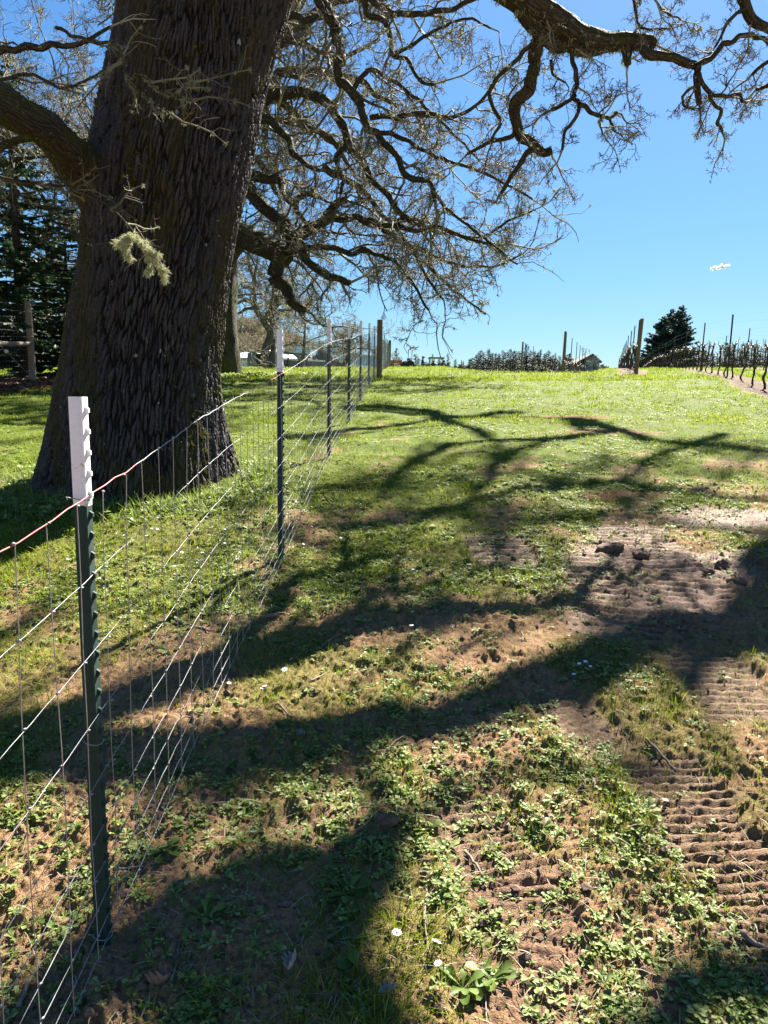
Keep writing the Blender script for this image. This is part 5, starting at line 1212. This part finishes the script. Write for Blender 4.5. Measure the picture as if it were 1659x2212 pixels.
def heap():
    g = gbase(694, 74); V, F = rock((2.6, 1.6, 1.75), 5, 90); V[:, 2] = np.maximum(V[:, 2], -.3); V[:, 2] *= np.clip(1.15-.35*np.abs(V[:, 0]/2.6)**2, .3, 2)
    V += rng.normal(0, .02, V.shape); o = mk('gravel_heap', V, F, plain('grey_gravel', (.24,.22,.21), (.12,.11,.105), 5, .95, bmp=1)); o.location = (g[0], g[1], g[2]-.0); tag(o, 'grey heap of gravel and rubble in front of the blue barn', 'gravel heap')
    g = gbase(755, 78); r = np.random.default_rng(3); n = 2600; d = unit(r.normal(0, 1, (n, 3)))*(r.random((n, 1))**.5)*np.array([1.5, .9, 1.0]); d[:, 2] = np.abs(d[:, 2]); V, F, T = clumps(d, n, .16, 3); o = mk('green_bush', V, F, leafy('bush_leaf', [(0, (.10,.13,.03)), (1, (.26,.30,.07))], .35, .6), attrs=dict(tint=T)); o.location = g; tag(o, 'low yellow-green bush at the foot of the barn wall', 'bush')
heap()
def house():
    Y = 130; A = at(1249, 786, Y); gz = float(G(A[0], Y)); pk = at(1279, 765, Y)[2]-gz; ev = at(1262, 779, Y)[2]-gz; x = lambda p: at(p, 780, Y)[0]-A[0]
    root = thing('grey_house', 'small grey house with dark gabled roofs on the horizon between the vineyard rows', 'house', loc=(A[0], A[1], gz))
    MB().prism([(x(1262), 0, -1), (x(1295), 0, -1), (x(1295), 0, ev), (x(1279), 0, pk-.1), (x(1262), 0, ev)], (0, 7, 0)).build('wall', plain('blue_grey_siding', (.26,.33,.42), (.22,.28,.37), 1, .7), root)
    MB().prism([(x(1245), -.3, ev-.6), (x(1279), -.3, pk-.1), (x(1279), -.3, pk+.12), (x(1244), -.3, ev-.35)], (0, 8, 0)).prism([(x(1279), -.3, pk-.1), (x(1299), -.3, ev-.35), (x(1300), -.3, ev-.15), (x(1279), -.3, pk+.12)], (0, 8, 0)).build('roof', plain('dark_shingle', (.09,.085,.09), (.13,.12,.12), 3, .8), root)
    MB().box(x(1252), x(1261.5), .1, 6, -1, ev-.5).build('side_wall', plain('tan_siding', (.30,.27,.25), (.25,.22,.21), 1, .7), root)
    MB().box(x(1283), x(1287), -.05, -.001, 1.2, 2.4).build('window', M_GLASSD, root)
house()

# ------------------------------------------------------------------ deer fence at the left edge
def deer():
    root = thing('deer_fence', 'tall wooden post and wire deer fence with a round brace rail at the left edge', 'fence', loc=(-9.9, 20.2, float(G(-9.9, 20.2)))); po = np.array(root.location)
    mW = plain('new_post_wood', (.42,.33,.22), (.28,.21,.14), 10, .8, bmp=.3); g = po[2]; top = at(62, 651, 20.2)[2]-g
    MB().tube([(0, 0, -.4), (-.01, 0, top*.5), (-.03, 0, top)], [.10, .092, .088], 20).build('wooden_post', mW, root)
    for k, dy in enumerate((-2.6, -7.5, -12.4)): MB().tube([(-.02+.19*dy*-.1, dy, -.4+float(G(-9.8, 20.2+dy))-g), (-.02, dy, top+float(G(-9.8, 20.2+dy))-g)], [.10, .09], 16).build('wooden_post', mW, root)
    zr = at(66, 743, 20.1)[2]-g; MB().tube([(.03, -.05, zr), (.02, -1.4, zr-.10), (.0, -2.55, zr-.22)], [.062, .066, .07], 16).build('brace_rail', mW, root)
    MB().tube([(.07, .02, .03), (.10, -2.6, 1.25)], .006, 5).build('brace_wire', M_WIRE, root); V, F = rock((.06, .05, .05), 4, 12); mk('wire_tensioner', V+np.array([.09, -1.5, .75]), F, M_WHITEP, root)
    mb = MB()
    for z in np.r_[np.arange(.05, 1.2, .145), np.arange(1.25, top-.1, .17)]:
        ys = np.linspace(-13, -.1, 60); mb.tube(np.c_[ys*0+.115+.02*(vn(ys*3, ys*0+z, 4)-.5), ys, G(ys*0-9.8, ys+20.2)-g+z+.02*(vn(ys*2, ys*0+z*9, 2)-.5)], .0022, 3, False)
    for y in np.arange(-13, -.1, .15): gg = float(G(-9.8, 20.2+y))-g; mb.tube([(.117, y, gg), (.117, y, gg+top-.1)], .0014, 3, False)
    mb.build('wire_netting', M_WIRE, root, True)
    bt = MB()
    for z in np.arange(.1, top-.2, .145): t = np.linspace(0, 6.283, 11); bt.tube(np.c_[.105*np.cos(t)-.01, .105*np.sin(t), t*0+z+.01*np.sin(t)], .003, 4, False)
    bt.build('wrapped_wire', M_RUSTW, root, True)
deer()

# ------------------------------------------------------------------ vineyard
M_VPOST = plain('dark_steel_vineyard_post', (.045,.030,.026), (.08,.05,.04), 6, .6, .2)
M_VINE = plain('vine_wood', (.055,.038,.028), (.11,.08,.06), 14, .9, bmp=.5)
M_CANE = plain('shiny_vine_cane', (.40,.32,.26), (.28,.21,.16), 20, .6)
def vine(sd):
    r = np.random.default_rng(sd); root = thing('grapevine', 'grapevine', 'vine', 'pruned vines along the trellis rows'); P = [(0, 0, -.05, .03)]
    for z in np.linspace(.1, .86, 6): P.append((r.normal(0, .016), r.normal(0, .016)+.02, z, .024+.006*r.random()))
    P.append((P[-1][0], P[-1][1], .93, .038)); o, q = limb_mesh(np.array(P), 'vine_trunk', root, 7, .05, rough=.3, m=M_VINE, kink=.1)
    mb = MB()
    for sg in (-1, 1):
        n = 7; t = np.linspace(0, 1, n); arc = .12*np.sin(t*3.14)+.0; yy = sg*t*r.uniform(.5, .8); mb.tube(np.c_[P[-1][0]+r.normal(0, .012, n), P[-1][1]+yy, .90+arc*r.uniform(.6, 1.4)+r.normal(0, .01, n)], np.linspace(.014, .007, n), 5)
    mb.build('cane', M_CANE, root, True); sp = MB()
    for _ in range(5): a = r.random()*6.28; L = r.uniform(.08, .25); b = np.array(P[-1][:3]); sp.tube([b, b+(L*.5*math.cos(a), L*.5*math.sin(a), L*.4), b+(L*.6*math.cos(a), L*.8*math.sin(a), L)], [.014, .009, .005], 5)
    sp.build('spur', M_VINE, root, True); return root
vines = [vine(s) for s in range(5)]; vused = set(); VN_ = 0
az_row = math.atan2(VD[0], VD[1])
ROWS = [(0, -14.6, 90, False, 7.3, 'first trellis row from the right, its dark steel post nearest the camera'), (-1, None, None, True, 6.2, 'trellis row behind the tall leaning wooden end post')]
def rowpt(u, s): return np.array([10.75, 22.8])+VN*u+VD*s
def trellis(u, s0, s1, wood, gap, label, hp=1.9, lean=0.0, vstep=1.6, phase=0.):
    global VN_
    b = rowpt(u, s0 if wood else max(s0, 0)+phase); root = thing('vine_trellis', label, 'trellis', loc=(b[0], b[1], float(G(b[0], b[1]))), rz=-az_row); po = np.array(root.location); ca, sa = math.cos(az_row), math.sin(az_row)
    def loc(x, y, z): dx, dy = x-po[0], y-po[1]; return (dx*ca-dy*sa, dx*sa+dy*ca, z-po[2])
    ss = np.arange(s0+phase, s1, gap); ss = ss if not wood else np.arange(s0+1.6, s1, gap)
    for s in ss:
        p = rowpt(u, s)
        if p[0]/p[1] > .62: continue
        g = float(G(*p)); c = loc(p[0], p[1], g); tl = rng.normal(.02, .02); mb = MB(); mb.prism([(-.022, -.018, 0), (.022, -.018, 0), (.022, .018, 0), (-.022, .018, 0)], (tl+.02, -.05, hp+.3), np.array(c)-(0, 0, .3))
        if p[1] < 40:
            for z in np.arange(.4, hp, .11): mb.box(.020, .032, -.02, .0, z, z+.05, c=np.array(c)+(tl*z/hp, -.05*z/hp, 0))
        mb.build('steel_post', M_VPOST, root)
    if wood:
        p = rowpt(u, s0); g = float(G(*p)); c = np.array(loc(p[0], p[1], g)); MB().tube([c+(0, 0, -.4), c+(.0, 0, 0), c+(.07, -.15, hp)], [.07, .065, .06], 14).build('wooden_post', M_WOOD, root)
    w_ = MB(); sv = np.arange(s0, min(s1, 70), 1.2)
    for h in (.5, .92, 1.25, 1.62, 1.8):
        q = np.array([rowpt(u, s) for s in sv]); w_.tube([loc(a, b_, float(G(a, b_))+h+.02*math.sin(a*3+h)) for a, b_ in q], .0022 if h != .92 else .004, 3, False)
    w_.build('trellis_wire', M_WIRE, root, True)
    for s in np.arange(s0+.7, min(s1, 62), vstep):
        p = rowpt(u, s); 
        if p[0]/p[1] > .57 or p[1] < 9 or VN_ > 285 or (u > 9 and s > 34): continue
        k = int(rng.integers(5)); v = vines[k] if k not in vused else copy_tree(vines[k]); vused.add(k); VN_ += 1
        g = float(H(p[0], p[1])); v.location = (p[0], p[1], g); v.rotation_euler = (rng.normal(0, .05), rng.normal(0, .05), -az_row+(3.14 if rng.random() < .5 else 0)); sc2 = rng.uniform(.92, 1.06); v.scale = (sc2, sc2, sc2)
        v['label'] = 'dark pruned grapevine with a crooked trunk tied to the trellis wires'
trellis(0, -14.6, 80, False, 7.3, 'near trellis row on the right with the tallest dark steel post and knee-bent vines')
trellis(-2.65, 1.9+.2, 70, True, 5.4, 'trellis row starting at the big leaning wooden end post')
for k, lab in ((1, 'second trellis row from the brown soil strip, behind the tallest steel post'), (2, 'third steel-post trellis row on the right'), (3, 'fourth steel-post trellis row on the right'), (4, 'fifth steel-post trellis row on the right'), (6, 'farthest steel-post trellis row at the right edge')):
    trellis(2.75*k, -8+k*4, 62, False, 7.3, lab, phase=[0, 3.4, 6.0, 1.5, 4.4, 0, 2.6][k], vstep=1.6 if k < 3 else 2.2)
for (ex, ey), lab in (((8.9, 36.6), 'trellis row whose wooden end post stands left of the grey house'), ((9.4, 50.5), 'short-looking trellis row whose end post stands before the firs, third wooden post from the house'), ((9.9, 68), 'far trellis row with a thin end post left of the tree-line firs'), ((10.4, 82), 'farther trellis row showing only post tops over the grass crest'), ((9.6, 93), 'farthest trellis row, two thin post tops right of the buggy')):
    d = np.array([ex-10.75, ey-22.8]); trellis(float(d@VN), float(d@VD), float(d@VD)+34, True, 6.0, lab, vstep=3.6, hp=2.45)
# long drooping wires seen over the vineyard sky
# ------------------------------------------------------------------ people, buggy, tractor on the crest
def skin_person(label, loc, rz, joints, clothes, name='person', hat=True):
    """joints: dict name -> (x, y, z, r); one skinned body"""
    root = thing(name, label, 'person', loc=loc, rz=rz); J = joints; names = list(J); me = bpy.data.meshes.new('body')
    E_ = [('pelvis','waist'),('waist','chest'),('chest','neck'),('neck','head'),('head','crown'),('chest','shL'),('shL','elL'),('elL','haL'),('chest','shR'),('shR','elR'),('elR','haR'),('pelvis','hipL'),('hipL','knL'),('knL','anL'),('anL','toL'),('pelvis','hipR'),('hipR','knR'),('knR','anR'),('anR','toR')]
    me.from_pydata([J[n][:3] for n in names], [(names.index(a), names.index(b)) for a, b in E_], []); o = bpy.data.objects.new('body', me); COL.objects.link(o); o.parent = root
    md = o.modifiers.new('skin', 'SKIN'); md.use_smooth_shade = True
    if not me.skin_vertices: bpy.context.view_layer.update()
    for i, n in enumerate(names):
        sv = me.skin_vertices[0].data[i]; sv.radius = (J[n][3], J[n][3]*(.75 if n in ('chest', 'waist', 'pelvis') else 1)); sv.use_root = (n == 'pelvis')
    s = o.modifiers.new('sub', 'SUBSURF'); s.levels = 1; s.render_levels = 2; me.materials.append(clothes)
    hx = np.array(J['head'][:3]); V, F = rock((.095, .115, .125), 3, 18); mk('face', V*.98+hx+(0, .015, .02), F, M_SKIN, root)
    if hat:
        MB().tube([hx+(0, 0, .06), hx+(0, 0, .12), hx+(0, 0, .155)], [.118, .112, .06], 14).tube([hx+(0, .10, .075), hx+(0, .20, .06)], [.07, .05], 8).build('cap', M_CLOTHD, root, True)
    else: V, F = rock((.11, .125, .12), 6, 18); mk('hair', V+hx+(0, -.02, .05), F, M_CLOTHD, root)
    return root
M_SKIN = plain('skin', (.42,.26,.19), (.36,.22,.16), 8, .6); M_CLOTHD = plain('dark_cap_cloth', (.03,.035,.05), (.02,.025,.035), 12, .9)
M_COATB = plain('blue_grey_coat', (.07,.10,.14), (.05,.07,.10), 10, .9); M_COATK = plain('charcoal_brown_coat', (.055,.045,.045), (.08,.06,.06), 10, .9)
def stand(bend=0., arm=.5):
    s, c = math.sin(bend), math.cos(bend); z = lambda h: (0, s*(h-.95), .95+c*(h-.95)) if h > .95 else (0, 0, h)
    J = {}
    for n, h, r in (('pelvis', .95, .15), ('waist', 1.1, .15), ('chest', 1.35, .17), ('neck', 1.5, .06), ('head', 1.62, .09), ('crown', 1.72, .08)): J[n] = (*z(h), r)
    ch = J['chest']
    for sg, L in ((-1, 'L'), (1, 'R')):
        J['sh'+L] = (sg*.19, ch[1]+.02*s, ch[2]+.06, .07); J['el'+L] = (sg*.24, ch[1]+.10+.18*s, ch[2]-.22, .052); J['ha'+L] = (sg*.10, ch[1]+.38*arm+.12, ch[2]-.22+.10*arm, .038)
        J['hip'+L] = (sg*.10, 0, .88, .10); J['kn'+L] = (sg*.11, .03, .48, .072); J['an'+L] = (sg*.11, -.02, .09, .05); J['to'+L] = (sg*.12, .14, .04, .045)
    return J
def on(px, Y): p = gbase(px, Y); return (p[0], p[1], float(H(p[0], p[1])))
YB = 72.
skin_person('person in a blue-grey coat and cap left of the buggy, looking down at their hands', on(911, YB-1), R(-80), stand(.12, 1.0), M_COATB)
skin_person('person in a dark coat stooping toward the front of the buggy on its right side', on(975, YB-1), R(75), stand(.45, .5), M_COATK)
skin_person('person in dark clothes leaning over the bonnet of the buggy', on(952, YB-2.1), R(-60), stand(.55, .3), M_COATK, hat=False)
def buggy():
    x, y, z = on(942, YB+1.2); root = thing('utility_buggy', 'open-sided farm buggy with a flat black roof standing on the grass crest', 'buggy', loc=(x, y, z))
    MB().box(-.72, .72, -1.2, 1.4, .42, .62).box(-.70, .70, -1.25, -.55, .62, .98).build('body', M_BLACK, root)
    MB().box(-.66, .66, -1.27, -1.251, .66, .9).build('front_panel', plain('pale_blue_panel', (.40,.50,.62), (.34,.44,.56), 3, .5), root)
    f = MB()
    for sx in (-.70, .70):
        for yy, y2 in ((-.62, -.5), (.75, .7)): f.tube([(sx, yy, .6), (sx*.95, y2, 1.92)], .032, 8)
    f.build('roll_cage', M_BLACK, root); MB().box(-.80, .80, -.75, .95, 1.92, 1.99).build('roof', M_BLACK, root)
    MB().box(-.6, .6, .1, .6, .7, .82).box(-.6, .6, .55, .68, .82, 1.30).build('seat', M_GREYP, root)
    MB().box(-.72, .72, .8, 1.6, .62, 1.0).build('cargo_bed', M_BLACK, root)
    t = np.linspace(0, 6.283, 13); MB().tube(np.c_[-.3+.17*np.cos(t), t*0-.35, 1.15+.17*np.sin(t)], .018, 6, False).build('steering_wheel', M_BLACK, root)
    for sx in (-.66, .66):
        for yy in (-.95, 1.0): wh = MB().tube([(sx-.12, yy, .32), (sx+.12, yy, .32)], .32, 18).build('wheel', M_TYRE, root); MB().tube([(sx-.125, yy, .32), (sx+.125, yy, .32)], .15, 12).build('rim', M_GREYP, wh)
    for sx in (-.5, .5): MB().tube([(sx, -1.27, .95), (sx, -1.30, .95)], .08, 10).build('headlight', M_WHITEP, root)
    for sx in (-.86, .86): MB().box(sx-.06, sx+.06, -.62, -.58, 1.25, 1.42).build('side_mirror', M_BLACK, root)
buggy()
skin_person('person with a cap sitting at the wheel inside the buggy', (on(936, YB+1.2)[0], on(936, YB+1.2)[1]+.1, on(936, YB+1.2)[2]-.12), R(180), {**stand(.05, .6), 'knL': (-.11, .42, .80, .07), 'anL': (-.11, .45, .38, .05), 'toL': (-.11, .6, .34, .04), 'knR': (.11, .42, .80, .07), 'anR': (.11, .45, .38, .05), 'toR': (.11, .6, .34, .04)}, M_COATK)
def tractor():
    x, y, z = on(863, 62); root = thing('small_tractor', 'small orange tractor with a black roll bar at the far end of the wire fence', 'tractor', loc=(x, y, z), rz=R(-70))
    mo = plain('orange_tractor_paint', (.62,.16,.03), (.5,.12,.02), 5, .4); MB().prism([(-.26, -1.2, .45), (-.26, .1, .45), (-.26, .1, .95), (-.26, -1.1, .85)], (.52, 0, 0)).build('bonnet', mo, root)
    MB().box(-.5, .5, .1, .9, .45, .6).box(-.25, .25, .45, .8, .6, .75).box(-.25, .25, .75, .83, .75, 1.1).build('seat', M_BLACK, root)
    MB().tube([(-.42, .95, .5), (-.42, .95, 1.75), (-.3, .95, 1.85), (.3, .95, 1.85), (.42, .95, 1.75), (.42, .95, .5)], .035, 8).build('roll_bar', M_BLACK, root)
    for sx in (-.5, .5):
        MB().tube([(sx-.13, .7, .45), (sx+.13, .7, .45)], .45, 18).build('wheel', M_TYRE, root); MB().tube([(sx*.8-.08, -.9, .25), (sx*.8+.08, -.9, .25)], .25, 16).build('wheel', M_TYRE, root)
    t = np.linspace(0, 6.283, 12); MB().tube(np.c_[.17*np.cos(t), t*0+.2, 1.05+.15*np.sin(t)], .015, 6, False).build('steering_wheel', M_BLACK, root)
tractor()
# weeds at the foot of the second oak and a tall grass clump on the crest
def mound():
    r = np.random.default_rng(8); n = 420; x = t2[0]+1.5+r.normal(0, 1.1, n); y = 23.2+r.normal(0, .6, n); V, F, T = rosette_mesh(x, y, H(x, y), .10+.10*r.random(n), 8, r, flat=.9, tint0=.6)
    tag(mk('daffodil_leaves', V, F, M_COVER, attrs=dict(tint=T)), 'leafy clump of pale spring plants at the foot of the second oak', 'plants', kind='stuff')
    p = on(957, 66); m = 260; a = r.random(m)*6.283; V, F, T = blades(r.normal(0, .16, m), r.normal(0, .16, m), np.zeros(m), .45+.4*r.random(m), np.full(m, .03), np.abs(r.normal(.5, .3, m)), a, r.random(m)*.5+.2)
    o = mk('grass_clump', V, F, bpy.data.materials['grass_blade'], attrs=dict(tint=T)); o.location = p; tag(o, 'tall tuft of grass on the crest in front of the buggy', 'grass clump')
mound()
# sky: one small cloud far away
def cloud():
    c = at(1555, 577, 2500); mb = MB(); m = leafy('cloud_white', [(0, (1.4,1.45,1.5)), (1, (1.45,1.5,1.55))], .5, 1, 0, (1.5,1.5,1.55))
    r = np.random.default_rng(4); n = 420; t = r.random(n)*2-1; P = np.c_[t*30, r.normal(0, 2, n), r.normal(0, 1, n)*2.6*(1-t**2)+4*np.sin(t*2)+1.5*np.sin(t*9)]
    V, F, T = clumps(P, n, 4.0, 2, r=r, hang=0, wd=.9); o = mk('cloud', V, F, m, attrs=dict(tint=np.ones(len(V)))); o.location = c; tag(o, kind='structure')
cloud()
